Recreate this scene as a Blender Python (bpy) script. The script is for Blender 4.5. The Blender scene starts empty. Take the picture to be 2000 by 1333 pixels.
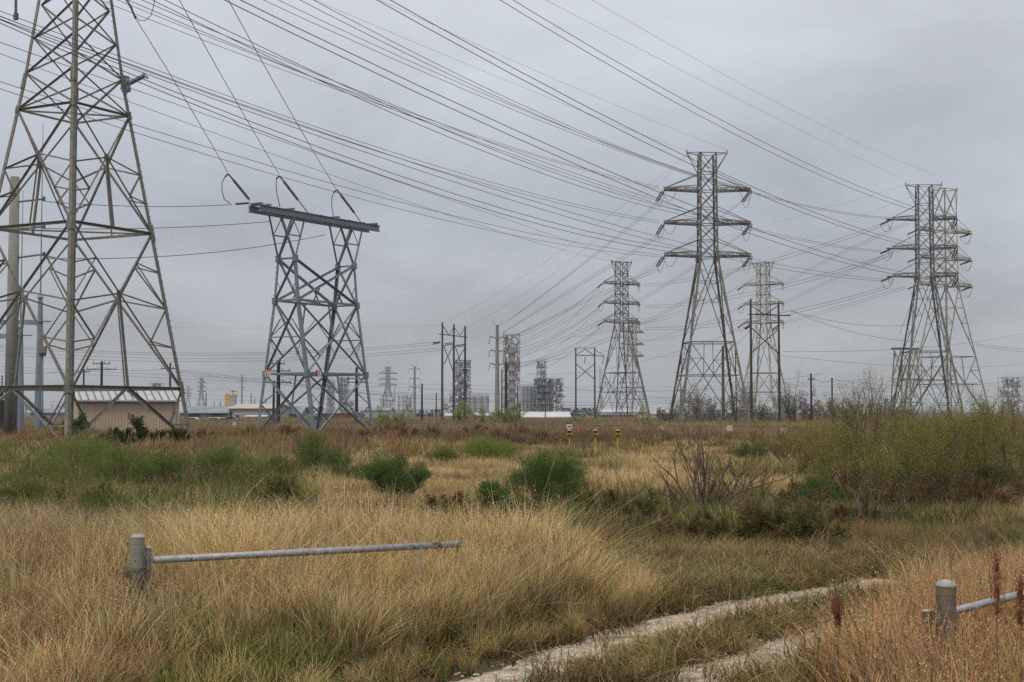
import bpy, math, random
import numpy as np
from mathutils import Vector, Matrix
R=math.radians
S=bpy.context.scene
COL=S.collection
# ---------------------------------------------------------------- camera
H=2.6; F=2778.0; HOR=805.0
cam=bpy.data.cameras.new('camera'); co=bpy.data.objects.new('camera',cam); COL.objects.link(co)
PITCH=math.atan((HOR-666.5)/F); CA,SA=math.cos(PITCH),math.sin(PITCH)
co.location=(0,0,H); co.rotation_euler=(R(90)+PITCH,0,0)
cam.sensor_width=36; cam.lens=50; cam.clip_start=.1; cam.clip_end=12000
S.camera=co
S.view_settings.view_transform='Standard'; S.view_settings.look='None'
S.view_settings.gamma=1; S.view_settings.use_curve_mapping=False
S.view_settings.exposure=0.0
# ---------------------------------------------------------------- world (overcast)
W=bpy.data.worlds.new('World'); S.world=W; W.use_nodes=True
nt=W.node_tree; nt.nodes.clear()
def N(t,ty,**k):
    n=t.nodes.new(ty)
    for a,b in k.items(): setattr(n,a,b)
    return n
out=N(nt,'ShaderNodeOutputWorld'); mixs=N(nt,'ShaderNodeMixShader')
bg1=N(nt,'ShaderNodeBackground'); bg2=N(nt,'ShaderNodeBackground')
sky=N(nt,'ShaderNodeTexSky',sky_type='NISHITA'); sky.sun_disc=False
SUN_EL=R(52); SUN_AZ=R(215)
sky.sun_elevation=SUN_EL; sky.sun_rotation=SUN_AZ
nt.links.new(sky.outputs[0],bg1.inputs[0]); bg1.inputs[1].default_value=.08
tc=N(nt,'ShaderNodeTexCoord'); sep=N(nt,'ShaderNodeSeparateXYZ')
nt.links.new(tc.outputs['Generated'],sep.inputs[0])
# project the view direction on a flat cloud deck
mx=N(nt,'ShaderNodeMath',operation='ADD'); mx.inputs[1].default_value=.34
mz=N(nt,'ShaderNodeMath',operation='MAXIMUM'); mz.inputs[1].default_value=0
nt.links.new(sep.outputs[2],mz.inputs[0]); nt.links.new(mz.outputs[0],mx.inputs[0])
dx=N(nt,'ShaderNodeMath',operation='DIVIDE'); dy=N(nt,'ShaderNodeMath',operation='DIVIDE')
nt.links.new(sep.outputs[0],dx.inputs[0]); nt.links.new(mx.outputs[0],dx.inputs[1])
nt.links.new(sep.outputs[1],dy.inputs[0]); nt.links.new(mx.outputs[0],dy.inputs[1])
cmb=N(nt,'ShaderNodeCombineXYZ'); nt.links.new(dx.outputs[0],cmb.inputs[0]); nt.links.new(dy.outputs[0],cmb.inputs[1])
nz=N(nt,'ShaderNodeTexNoise'); nz.inputs['Scale'].default_value=1.7; nz.inputs['Detail'].default_value=6; nz.inputs['Roughness'].default_value=.56; nz.inputs['Distortion'].default_value=.3
nt.links.new(cmb.outputs[0],nz.inputs['Vector'])
nz2=N(nt,'ShaderNodeTexNoise'); nz2.inputs['Scale'].default_value=1.1; nz2.inputs['Detail'].default_value=2
nt.links.new(cmb.outputs[0],nz2.inputs['Vector'])
grad=N(nt,'ShaderNodeValToRGB'); cr=grad.color_ramp
cr.elements[0].position=0; cr.elements[0].color=(.39,.41,.435,1)
e=cr.elements.new(.06); e.color=(.42,.44,.472,1)
e=cr.elements.new(.14); e.color=(.475,.505,.56,1)
e=cr.elements.new(.27); e.color=(.635,.67,.735,1)
e=cr.elements.new(.5); e.color=(.80,.83,.88,1)
cr.elements[-1].position=1; cr.elements[-1].color=(.95,.95,.97,1)
nt.links.new(sep.outputs[2],grad.inputs[0])
mr=N(nt,'ShaderNodeMapRange'); mr.inputs[1].default_value=.28; mr.inputs[2].default_value=.72; mr.inputs[3].default_value=.78; mr.inputs[4].default_value=1.26
nt.links.new(nz.outputs[0],mr.inputs[0])
mr2=N(nt,'ShaderNodeMapRange'); mr2.inputs[1].default_value=.3; mr2.inputs[2].default_value=.7; mr2.inputs[3].default_value=.92; mr2.inputs[4].default_value=1.08
nt.links.new(nz2.outputs[0],mr2.inputs[0])
mm=N(nt,'ShaderNodeMath',operation='MULTIPLY'); nt.links.new(mr.outputs[0],mm.inputs[0]); nt.links.new(mr2.outputs[0],mm.inputs[1])
vm=N(nt,'ShaderNodeVectorMath',operation='SCALE'); nt.links.new(grad.outputs[0],vm.inputs[0]); nt.links.new(mm.outputs[0],vm.inputs['Scale'])
nt.links.new(vm.outputs[0],bg2.inputs[0]); bg2.inputs[1].default_value=1
mixs.inputs[0].default_value=.93
nt.links.new(bg1.outputs[0],mixs.inputs[1]); nt.links.new(bg2.outputs[0],mixs.inputs[2]); nt.links.new(mixs.outputs[0],out.inputs[0])
sun=bpy.data.lights.new('sun','SUN'); sun.energy=1.5; sun.angle=R(12); sun.color=(1,.93,.84)
so=bpy.data.objects.new('sun',sun); COL.objects.link(so)
# sky sun_rotation runs clockwise from +Y
sd=Vector((math.sin(SUN_AZ)*math.cos(SUN_EL),math.cos(SUN_AZ)*math.cos(SUN_EL),math.sin(SUN_EL)))
so.rotation_euler=sd.to_track_quat('Z','Y').to_euler(); so.location=(0,-20,80)

# ---------------------------------------------------------------- helpers
def P(px,py,d):
    u=(666.5-py)/F; w=CA-u*SA
    return Vector(((px-1000)/F*d/w, d, H+(SA+u*CA)*d/w))
def PZ(px,z,d):
    q=(z-H)/d; u=(q*CA-SA)/(CA+q*SA); return Vector(((px-1000)/F*d/(CA-u*SA), d, z))
def YPX(z,d):
    q=(z-H)/d; return 666.5-F*(q*CA-SA)/(CA+q*SA)
def GZ(x,y):
    y=np.asarray(y,float); t=np.clip((y-125)/60.,0,1); t=t*t*(3-2*t)
    return -.4*t
def G(px,d): return PZ(px,float(GZ(0,d)),d)

def mat(name,base,rough=.6,metal=0,base2=None,scale=8,base3=None,scale3=2,bump=0,spec=.4,thr=(.4,.6),thr3=(.5,.65),stretch=None):
    m=bpy.data.materials.new(name); m.use_nodes=True; t=m.node_tree; b=t.nodes['Principled BSDF']
    b.inputs['Roughness'].default_value=rough; b.inputs['Metallic'].default_value=metal
    b.inputs['Specular IOR Level'].default_value=spec
    b.inputs['Base Color'].default_value=(*base,1)
    tcn=N(t,'ShaderNodeTexCoord'); src=tcn.outputs['Object']
    if stretch:
        mp=N(t,'ShaderNodeMapping'); mp.inputs['Scale'].default_value=stretch; t.links.new(src,mp.inputs[0]); src=mp.outputs[0]
    last=None
    if base2:
        n=N(t,'ShaderNodeTexNoise'); n.inputs['Scale'].default_value=scale; n.inputs['Detail'].default_value=5; n.inputs['Roughness'].default_value=.65
        t.links.new(src,n.inputs['Vector'])
        r=N(t,'ShaderNodeMapRange'); r.inputs[1].default_value=thr[0]; r.inputs[2].default_value=thr[1]; t.links.new(n.outputs[0],r.inputs[0])
        x=N(t,'ShaderNodeMix',data_type='RGBA'); x.inputs[6].default_value=(*base,1); x.inputs[7].default_value=(*base2,1)
        t.links.new(r.outputs[0],x.inputs[0]); last=x.outputs[2]
        if base3:
            n3=N(t,'ShaderNodeTexNoise'); n3.inputs['Scale'].default_value=scale3; n3.inputs['Detail'].default_value=6
            t.links.new(src,n3.inputs['Vector'])
            r3=N(t,'ShaderNodeMapRange'); r3.inputs[1].default_value=thr3[0]; r3.inputs[2].default_value=thr3[1]; t.links.new(n3.outputs[0],r3.inputs[0])
            x3=N(t,'ShaderNodeMix',data_type='RGBA'); t.links.new(last,x3.inputs[6]); x3.inputs[7].default_value=(*base3,1)
            t.links.new(r3.outputs[0],x3.inputs[0]); last=x3.outputs[2]
        t.links.new(last,b.inputs['Base Color'])
        if bump:
            bp=N(t,'ShaderNodeBump'); bp.inputs['Strength'].default_value=bump; bp.inputs['Distance'].default_value=.02
            t.links.new(n.outputs[0],bp.inputs['Height']); t.links.new(bp.outputs[0],b.inputs['Normal'])
    return m
def plant_mat(name,trans=.25,rough=.75,boost=1.0):
    m=bpy.data.materials.new(name); m.use_nodes=True; t=m.node_tree; b=t.nodes['Principled BSDF']
    b.inputs['Roughness'].default_value=rough; b.inputs['Specular IOR Level'].default_value=.15
    a=N(t,'ShaderNodeAttribute'); a.attribute_name='col'
    ti=N(t,'ShaderNodeAttribute'); ti.attribute_type='INSTANCER'; ti.attribute_name='tint'
    ad=N(t,'ShaderNodeVectorMath',operation='ADD'); ad.inputs[1].default_value=(boost,)*3
    t.links.new(ti.outputs['Vector'],ad.inputs[0])
    mu=N(t,'ShaderNodeVectorMath',operation='MULTIPLY'); t.links.new(a.outputs['Color'],mu.inputs[0]); t.links.new(ad.outputs[0],mu.inputs[1])
    t.links.new(mu.outputs[0],b.inputs['Base Color'])
    tr=N(t,'ShaderNodeBsdfTranslucent'); t.links.new(mu.outputs[0],tr.inputs[0])
    mxs=N(t,'ShaderNodeMixShader'); mxs.inputs[0].default_value=trans
    t.links.new(b.outputs[0],mxs.inputs[1]); t.links.new(tr.outputs[0],mxs.inputs[2])
    t.links.new(mxs.outputs[0],t.nodes['Material Output'].inputs[0])
    return m
M={}
M['steel_old']=mat('weathered_steel',(.24,.23,.20),.6,.2,(.15,.142,.12),3,(.30,.22,.10),1.3,thr3=(.55,.72))
M['steel_mid']=mat('galvanized_steel_mid',(.19,.18,.16),.6,.2,(.12,.115,.10),2,(.20,.15,.085),.8,thr3=(.52,.7))
M['steel_tan']=mat('galvanized_steel_tan',(.33,.31,.235),.65,.1,(.24,.225,.17),1.5,(.36,.27,.16),.6,thr3=(.5,.7))
M['steel_dark']=mat('galvanized_steel_dark',(.15,.155,.15),.6,.2,(.105,.11,.10),2,(.17,.13,.085),.7,thr3=(.55,.7))
M['steel_blue']=mat('portal_steel',(.22,.25,.275),.5,.3,(.155,.18,.20),4,(.31,.335,.35),1.2,thr3=(.55,.75))
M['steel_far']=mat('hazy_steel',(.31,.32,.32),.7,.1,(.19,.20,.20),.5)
M['wood']=mat('creosoted_wood',(.055,.047,.04),.85,0,(.10,.085,.07),3,stretch=(1,1,.1))
M['wood_black']=mat('dark_pole_wood',(.022,.02,.019),.9,0,(.045,.04,.036),3,stretch=(1,1,.1))
M['wood_grey']=mat('grey_pole_wood',(.14,.12,.10),.85,0,(.09,.075,.06),3,stretch=(1,1,.1))
M['concrete']=mat('pole_concrete',(.28,.275,.245),.85,0,(.21,.205,.18),1.2,(.17,.17,.145),.5,stretch=(1,1,.2))
M['pier']=mat('pier_concrete',(.42,.41,.38),.9,0,(.30,.29,.26),3)
M['poleblue']=mat('painted_pole_steel',(.22,.275,.33),.5,.2,(.17,.215,.26),.8,(.28,.32,.35),2,stretch=(1,1,.3))
M['wire']=mat('conductor_aluminium',(.05,.05,.055),.6,.3)
M['wire_thin']=mat('ground_wire_steel',(.16,.165,.175),.6,.3)
M['insul']=mat('insulator_porcelain',(.10,.105,.11),.35,0,(.07,.072,.075),6)
M['insul_pale']=mat('insulator_polymer',(.22,.215,.19),.5,0,(.16,.155,.14),6)
M['galv']=mat('galvanized_pipe',(.38,.39,.395),.5,.3,(.27,.28,.285),14,(.17,.10,.06),6,thr3=(.60,.68),bump=.2)
M['post']=mat('post_paint',(.25,.26,.225),.8,.05,(.16,.165,.14),9,(.28,.25,.19),3,bump=.2)
M['post_brown']=mat('weathered_post',(.155,.13,.10),.85,.05,(.09,.075,.06),7,(.20,.15,.09),3,bump=.4)
M['rust']=mat('rust',(.10,.045,.025),.9,0,(.05,.03,.02),30)
M['yellow']=mat('marker_yellow',(.55,.32,.03),.6,0,(.42,.25,.03),20)
M['black']=mat('black_paint',(.02,.02,.02),.6)
M['white']=mat('sign_white',(.56,.55,.52),.7)
M['orange']=mat('sign_orange',(.70,.16,.07),.6)
M['white_roof']=mat('roof_panel_white',(.50,.51,.515),.5,.1,(.40,.41,.415),1.5)
M['seam']=mat('seam_dark_metal',(.14,.15,.16),.5,.3)  # dark grey metal for the raised roof seams
M['tan']=mat('tan_siding',(.54,.42,.315),.75,0,(.48,.365,.27),.5,stretch=(1,1,.2))
M['greymetal']=mat('grey_metal_roof',(.24,.26,.28),.6,.2,(.17,.185,.20),.15,(.30,.31,.32),.4)
M['palewall']=mat('pale_metal_wall',(.36,.37,.35),.7,0,(.30,.31,.295),.2)
M['tanroof']=mat('tan_roof',(.50,.42,.33),.7,0,(.42,.36,.29),.2)
M['darkopen']=mat('dark_bay',(.035,.035,.037),.9)
M['bluetarp']=mat('blue_panel',(.03,.07,.14),.7)
M['silo']=mat('silo_metal',(.44,.46,.48),.55,.15,(.34,.36,.38),.12,stretch=(1,1,.2))
M['redpipe']=mat('red_pipe',(.42,.13,.09),.6,0,(.35,.2,.14),.2)
M['rustred']=mat('rusty_container',(.20,.075,.055),.8,0,(.15,.06,.05),.3)
M['whitefab']=mat('white_fabric',(.56,.57,.59),.7,0,(.48,.44,.41),.08,thr=(.45,.7))
M['craneyellow']=mat('crane_yellow',(.66,.42,.10),.6)
M['glass']=mat('dark_glass',(.03,.035,.04),.15)
M['tyre']=mat('tyre_rubber',(.02,.02,.02),.9)
M['carwhite']=mat('white_car_paint',(.7,.7,.7),.3)
M['cardark']=mat('dark_car_paint',(.03,.035,.05),.3)
M['bark']=mat('dark_bark',(.095,.062,.042),.9,0,(.16,.11,.08),12)
M['bark2']=mat('grey_bark',(.16,.135,.12),.9,0,(.11,.095,.085),8)
M['vine']=mat('dead_vine',(.10,.07,.05),.9)
M['track']=mat('crushed_limestone',(.68,.57,.43),.95,0,(.34,.28,.20),11,(.20,.16,.10),3.2,bump=1.0,thr3=(.5,.62))
M['stone']=mat('limestone_pebble',(.48,.41,.32),.9,0,(.36,.30,.23),20)
M['earth']=mat('field_earth',(.075,.052,.028),.95,0,(.13,.09,.045),.6,(.05,.05,.018),.16,bump=.5)
M['sandpile']=mat('sand_pile',(.60,.55,.47),.95,0,(.48,.43,.36),2)
S.cycles.use_denoising=False
M['plant']=plant_mat('leaf_blades',.12); M['leaf']=plant_mat('shrub_leaves',.2,.7)
flame=bpy.data.materials.new('flame'); flame.use_nodes=True
flame.node_tree.nodes['Principled BSDF'].inputs['Emission Color'].default_value=(1,.45,.12,1); flame.node_tree.nodes['Principled BSDF'].inputs['Emission Strength'].default_value=3
M['flame']=flame
for k,v in M.items(): v.name=v.name

class MB:
    def __init__(s): s.v=[]; s.f=[]
    def add(s,vs,fs):
        o=len(s.v); s.v+= [tuple(v) for v in vs]; s.f+=[tuple(i+o for i in f) for f in fs]; return s
    def box(s,c,d,rz=0,u=None):
        hx,hy,hz=d[0]/2,d[1]/2,d[2]/2; cs,sn=math.cos(rz),math.sin(rz); vs=[]
        for z in(-hz,hz):
            for x,y in((-hx,-hy),(hx,-hy),(hx,hy),(-hx,hy)): vs.append((c[0]+x*cs-y*sn,c[1]+x*sn+y*cs,c[2]+z))
        return s.add(vs,[(0,3,2,1),(4,5,6,7),(0,1,5,4),(1,2,6,5),(2,3,7,6),(3,0,4,7)])
    def _fr(s,p,q,ref=None):
        d=(q-p).normalized(); ref=Vector(ref) if ref is not None else (Vector((0,0,1)) if abs(d.z)<.95 else Vector((1,0,0)))
        u=ref-d*ref.dot(d)
        if u.length<1e-4:
            ref=Vector((1,0.3,0)); u=ref-d*ref.dot(d)
        u.normalize(); w=d.cross(u); return d,u,w
    def prism(s,p,q,prof,ref=None):
        p=Vector(p);q=Vector(q); d,u,w=s._fr(p,q,ref); n=len(prof)
        vs=[p+u*a+w*b for a,b in prof]+[q+u*a+w*b for a,b in prof]
        fs=[(i,(i+1)%n,n+(i+1)%n,n+i) for i in range(n)]+[tuple(range(n))[::-1],tuple(range(n,2*n))]
        return s.add(vs,fs)
    def bar(s,p,q,w,h=None,ref=None):
        h=h or w; return s.prism(p,q,[(-w/2,-h/2),(w/2,-h/2),(w/2,h/2),(-w/2,h/2)],ref)
    def ang(s,p,q,w,ref=None,t=None,flip=1):
        t=t or w*.14; 
        pr=[(0,0),(w,0),(w,t),(t,t),(t,w),(0,w)]
        pr=[(a-w*.3,(b-w*.3)*flip) for a,b in pr]
        if flip<0: pr=pr[::-1]
        return s.prism(p,q,pr,ref)
    def ibeam(s,p,q,w,h,ref=(0,0,1)):
        t=h*.1
        pr=[(-h/2,-w/2),(-h/2,w/2),(-h/2+t,w/2),(-h/2+t,t/2),(h/2-t,t/2),(h/2-t,w/2),(h/2,w/2),(h/2,-w/2),(h/2-t,-w/2),(h/2-t,-t/2),(-h/2+t,-t/2),(-h/2+t,-w/2)]
        return s.prism(p,q,pr,ref)
    def cyl(s,p,q,r0,r1=None,n=8,cap=True):
        r1=r0 if r1 is None else r1; p=Vector(p);q=Vector(q); d,u,w=s._fr(p,q); vs=[]
        for c,r in((p,r0),(q,r1)):
            for i in range(n):
                a=2*math.pi*i/n; vs.append(c+(u*math.cos(a)+w*math.sin(a))*r)
        fs=[(i,(i+1)%n,n+(i+1)%n,n+i) for i in range(n)]
        if cap: fs+=[tuple(range(n))[::-1],tuple(range(n,2*n))]
        return s.add(vs,fs)
    def tube(s,pts,rs,n=5):
        pts=[Vector(p) for p in pts]; k=len(pts)
        if not hasattr(rs,'__len__'): rs=[rs]*k
        vs=[]; u=None
        for j,p in enumerate(pts):
            d=(pts[min(j+1,k-1)]-pts[max(j-1,0)]).normalized()
            if u is None:
                ref=Vector((0,0,1)) if abs(d.z)<.9 else Vector((1,0,0)); u=(ref-d*ref.dot(d)).normalized()
            else: u=(u-d*u.dot(d)).normalized()
            w=d.cross(u)
            for i in range(n):
                a=2*math.pi*i/n; vs.append(p+(u*math.cos(a)+w*math.sin(a))*rs[j])
        fs=[(j*n+i,j*n+(i+1)%n,(j+1)*n+(i+1)%n,(j+1)*n+i) for j in range(k-1) for i in range(n)]
        fs+=[tuple(range(n))[::-1],tuple(range((k-1)*n,k*n))]
        return s.add(vs,fs)
    def discs(s,p,q,rs,n,core=.03,m=8):
        p=Vector(p);q=Vector(q); s.cyl(p,q,core,core,6)
        for i in range(n):
            a=p.lerp(q,(i+.5)/n); b=p.lerp(q,(i+.5)/n+.55/n); s.cyl(a,b,rs,rs*.45,m)
        return s
    def dome(s,c,r,h,n=16,k=4):
        vs=[];fs=[]
        for j in range(k):
            a=j/k*math.pi/2
            for i in range(n): t=2*math.pi*i/n; vs.append((c[0]+r*math.cos(a)*math.cos(t),c[1]+r*math.cos(a)*math.sin(t),c[2]+h*math.sin(a)))
        vs.append((c[0],c[1],c[2]+h))
        for j in range(k-1):
            for i in range(n): fs.append((j*n+i,j*n+(i+1)%n,(j+1)*n+(i+1)%n,(j+1)*n+i))
        for i in range(n): fs.append(((k-1)*n+i,(k-1)*n+(i+1)%n,k*n))
        fs.append(tuple(range(n))[::-1]); return s.add(vs,fs)
    def build(s,name,m,parent=None,smooth=False):
        me=bpy.data.meshes.new(name); me.from_pydata(s.v,[],s.f); me.materials.append(m)
        if smooth: me.polygons.foreach_set('use_smooth',[True]*len(me.polygons))
        o=bpy.data.objects.new(name,me); COL.objects.link(o)
        if parent: o.parent=parent
        return o
def tag(o,label=None,cat=None,group=None,kind=None):
    if label:o['label']=label
    if cat:o['category']=cat
    if group:o['group']=group
    if kind:o['kind']=kind
    return o
def empty(name,loc,rz=0,label=None,cat=None,group=None):
    o=bpy.data.objects.new(name,None); COL.objects.link(o); o.location=loc; o.rotation_euler=(0,0,rz); o.empty_display_size=.5
    return tag(o,label,cat,group)
def copy_tree(o,parent=None):
    c=o.copy(); COL.objects.link(c); c.parent=parent
    for ch in [x for x in KIDS.get(o,[])]:
        copy_tree(ch,c)
    return c
rnd=random.Random(7)

# value noise
_rs=np.random.RandomState(3); _tab=_rs.rand(256,256)
def vnoise(x,y,s):
    x=np.asarray(x,float)/s+100; y=np.asarray(y,float)/s+100
    xi=np.floor(x).astype(int); yi=np.floor(y).astype(int); fx=x-xi; fy=y-yi; fx=fx*fx*(3-2*fx); fy=fy*fy*(3-2*fy)
    g=lambda a,b:_tab[a%256,b%256]
    return (g(xi,yi)*(1-fx)+g(xi+1,yi)*fx)*(1-fy)+(g(xi,yi+1)*(1-fx)+g(xi+1,yi+1)*fx)*fy

# ---------------------------------------------------------------- ground
xs=np.concatenate([np.linspace(-6000,-200,12),np.linspace(-160,-12,24),np.linspace(-10,16,80),np.linspace(18,200,28),np.linspace(260,6000,12)])
ys=np.concatenate([np.linspace(-60,6,10),np.linspace(6.5,30,80),np.linspace(31,100,46),np.linspace(106,300,24),np.linspace(350,9000,20)])
XX,YY=np.meshgrid(xs,ys); ZZ=GZ(XX,YY)+(vnoise(XX,YY,3.1)-.5)*.10*np.clip((60-YY)/20,0,1)+ (vnoise(XX,YY,.9)-.5)*.05*np.clip((32-YY)/5,0,1)
def groundz(x,y): return float(GZ(x,y)+(vnoise(x,y,3.1)-.5)*.10*np.clip((60-y)/20,0,1)+(vnoise(x,y,.9)-.5)*.05*np.clip((32-y)/5,0,1))
nv=XX.size; me=bpy.data.meshes.new('ground'); nx,ny=len(xs),len(ys)
idx=np.arange(nv).reshape(ny,nx)
fc=np.stack([idx[:-1,:-1],idx[:-1,1:],idx[1:,1:],idx[1:,:-1]],-1).reshape(-1,4)
me.from_pydata(np.stack([XX,YY,ZZ],-1).reshape(-1,3).tolist(),[],fc.tolist()); me.materials.append(M['earth'])
me.polygons.foreach_set('use_smooth',[True]*len(me.polygons))
gr=bpy.data.objects.new('ground',me); COL.objects.link(gr); tag(gr,'brown earth of the overgrown field running to the horizon',kind='structure')

RUT1=[(-1.5,11.3),(-.45,13.1),(.5,14.9),(1.42,16.4),(2.4,17.8),(3.5,19.2),(5.1,20.8),(7.2,22.2),(10,23.6),(14,25)]
RUT2=[(.2,11.0),(1.1,12.7),(2.05,14.2),(3.0,15.6),(4.1,17.1),(5.3,18.4),(7.0,19.7),(9.5,21),(14,22.8)]
def dist_poly(x,y,pl):
    x=np.asarray(x,float);y=np.asarray(y,float); d=np.full(x.shape,1e9)
    for (a,b),(c,e) in zip(pl[:-1],pl[1:]):
        L=(c-a)**2+(e-b)**2; t=np.clip(((x-a)*(c-a)+(y-b)*(e-b))/L,0,1)
        d=np.minimum(d,np.hypot(x-a-t*(c-a),y-b-t*(e-b)))
    return d
def ribbon(name,pl,w,label,seed):
    rr=random.Random(seed); pts=[]
    for (a,b),(c,e) in zip(pl[:-1],pl[1:]):
        n=max(2,int(math.hypot(c-a,e-b)/.12))
        for i in range(n): pts.append((a+(c-a)*i/n,b+(e-b)*i/n))
    v=[];f=[];K=7
    for i,(x,y) in enumerate(pts):
        j=min(i+1,len(pts)-1); k=max(i-1,0); dx_,dy_=pts[j][0]-pts[k][0],pts[j][1]-pts[k][1]; L=math.hypot(dx_,dy_); nx_,ny_=-dy_/L,dx_/L
        wl=w*(.75+.5*float(vnoise(x,y,.5))+rr.uniform(-.08,.08)); wr=w*(.75+.5*float(vnoise(x+40,y,.5))+rr.uniform(-.08,.08))
        for q in range(K):
            t=q/(K-1); o=-wl+(wl+wr)*t; X,Y=x+nx_*o,y+ny_*o
            e=abs(t*2-1)**3
            v.append((X,Y,groundz(X,Y)+.028*(1-e)-.012*e+rr.uniform(0,.006)))
    for i in range(len(pts)-1):
        for q in range(K-1): f.append((i*K+q,i*K+q+1,(i+1)*K+q+1,(i+1)*K+q))
    b=MB(); b.v=v; b.f=f; o=b.build(name,M['track'],None,True); tag(o,label,kind='structure')
ribbon('track',RUT1,.60,'pale crushed limestone wheel rut nearest the gate arm',1)
ribbon('track',RUT2,.50,'pale limestone wheel rut nearest the right gate post',2)
# loose pebbles
b=MB(); rp=random.Random(5)
for pl,w in((RUT1,.6),(RUT2,.55)):
    for _ in range(4200):
        i=rp.randrange(len(pl)-1); t=rp.random(); x=pl[i][0]+(pl[i+1][0]-pl[i][0])*t+rp.gauss(0,w*.36); y=pl[i][1]+(pl[i+1][1]-pl[i][1])*t+rp.gauss(0,w*.36)
        r=rp.uniform(.006,.026); z=groundz(x,y)+.028
        vs=[(x+r*rp.uniform(.7,1.2),y,z),(x,y+r*rp.uniform(.7,1.2),z),(x-r,y,z),(x,y-r,z),(x,y,z+r*rp.uniform(.5,.9)),(x,y,z-r)]
        b.add(vs,[(0,1,4),(1,2,4),(2,3,4),(3,0,4)])
tag(b.build('gravel',M['stone']),'small loose limestone pebbles strewn along the wheel ruts','gravel',kind='stuff')
# pale sand patch beyond the left tower leg
b=MB(); n=18; cx,cy=G(455,150).x,150
vs=[(cx,cy,.12)]+[(cx+6.5*math.cos(2*math.pi*i/n)*rp.uniform(.8,1.1),cy+5*math.sin(2*math.pi*i/n)*rp.uniform(.8,1.1),-.3) for i in range(n)]
b.add(vs,[(0,1+i,1+(i+1)%n) for i in range(n)]); tag(b.build('sand_patch',M['sandpile'],None,True),'pale sand clearing behind the right leg of the big lattice tower',kind='structure')

# ---------------------------------------------------------------- lattice towers
class Tower:
    def __init__(s,name,loc,rz,label,cat,m,group=None,far=False):
        s.root=empty(name,loc,rz,label,cat,group); s.m=m; s.far=far; s.acc={}; s.count={}
    def part(s,name,b,m=None):
        if s.far and name not in('leg','crossarm_chord','crossarm_tie','horn_strut','beam'):
            key=(name,(m or s.m).name); 
            if key not in s.acc: s.acc[key]=(MB(),m or s.m)
            s.acc[key][0].add(b.v,b.f)
        else:
            s.count[name]=s.count.get(name,0)+1; b.build(name,m or s.m,s.root)
    def mem(s,name,p,q,w,ref=None,flip=1,m=None):
        if s.far: s.part(name,MB().prism(p,q,[(-w/2,-w/2),(w/2,-w/2),(0,w/2)],ref),m)
        else: s.part(name,MB().ang(p,q,w,ref,None,flip),m)
    def done(s):
        for (name,_),(b,m) in s.acc.items(): b.build(name,m,s.root)['kind']='stuff'
FACES=[((1,1),(-1,1)),((-1,1),(-1,-1)),((-1,-1),(1,-1)),((1,-1),(1,1))]
def corner(c,w,z): return Vector((c[0]*w,c[1]*w,z))
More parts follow.
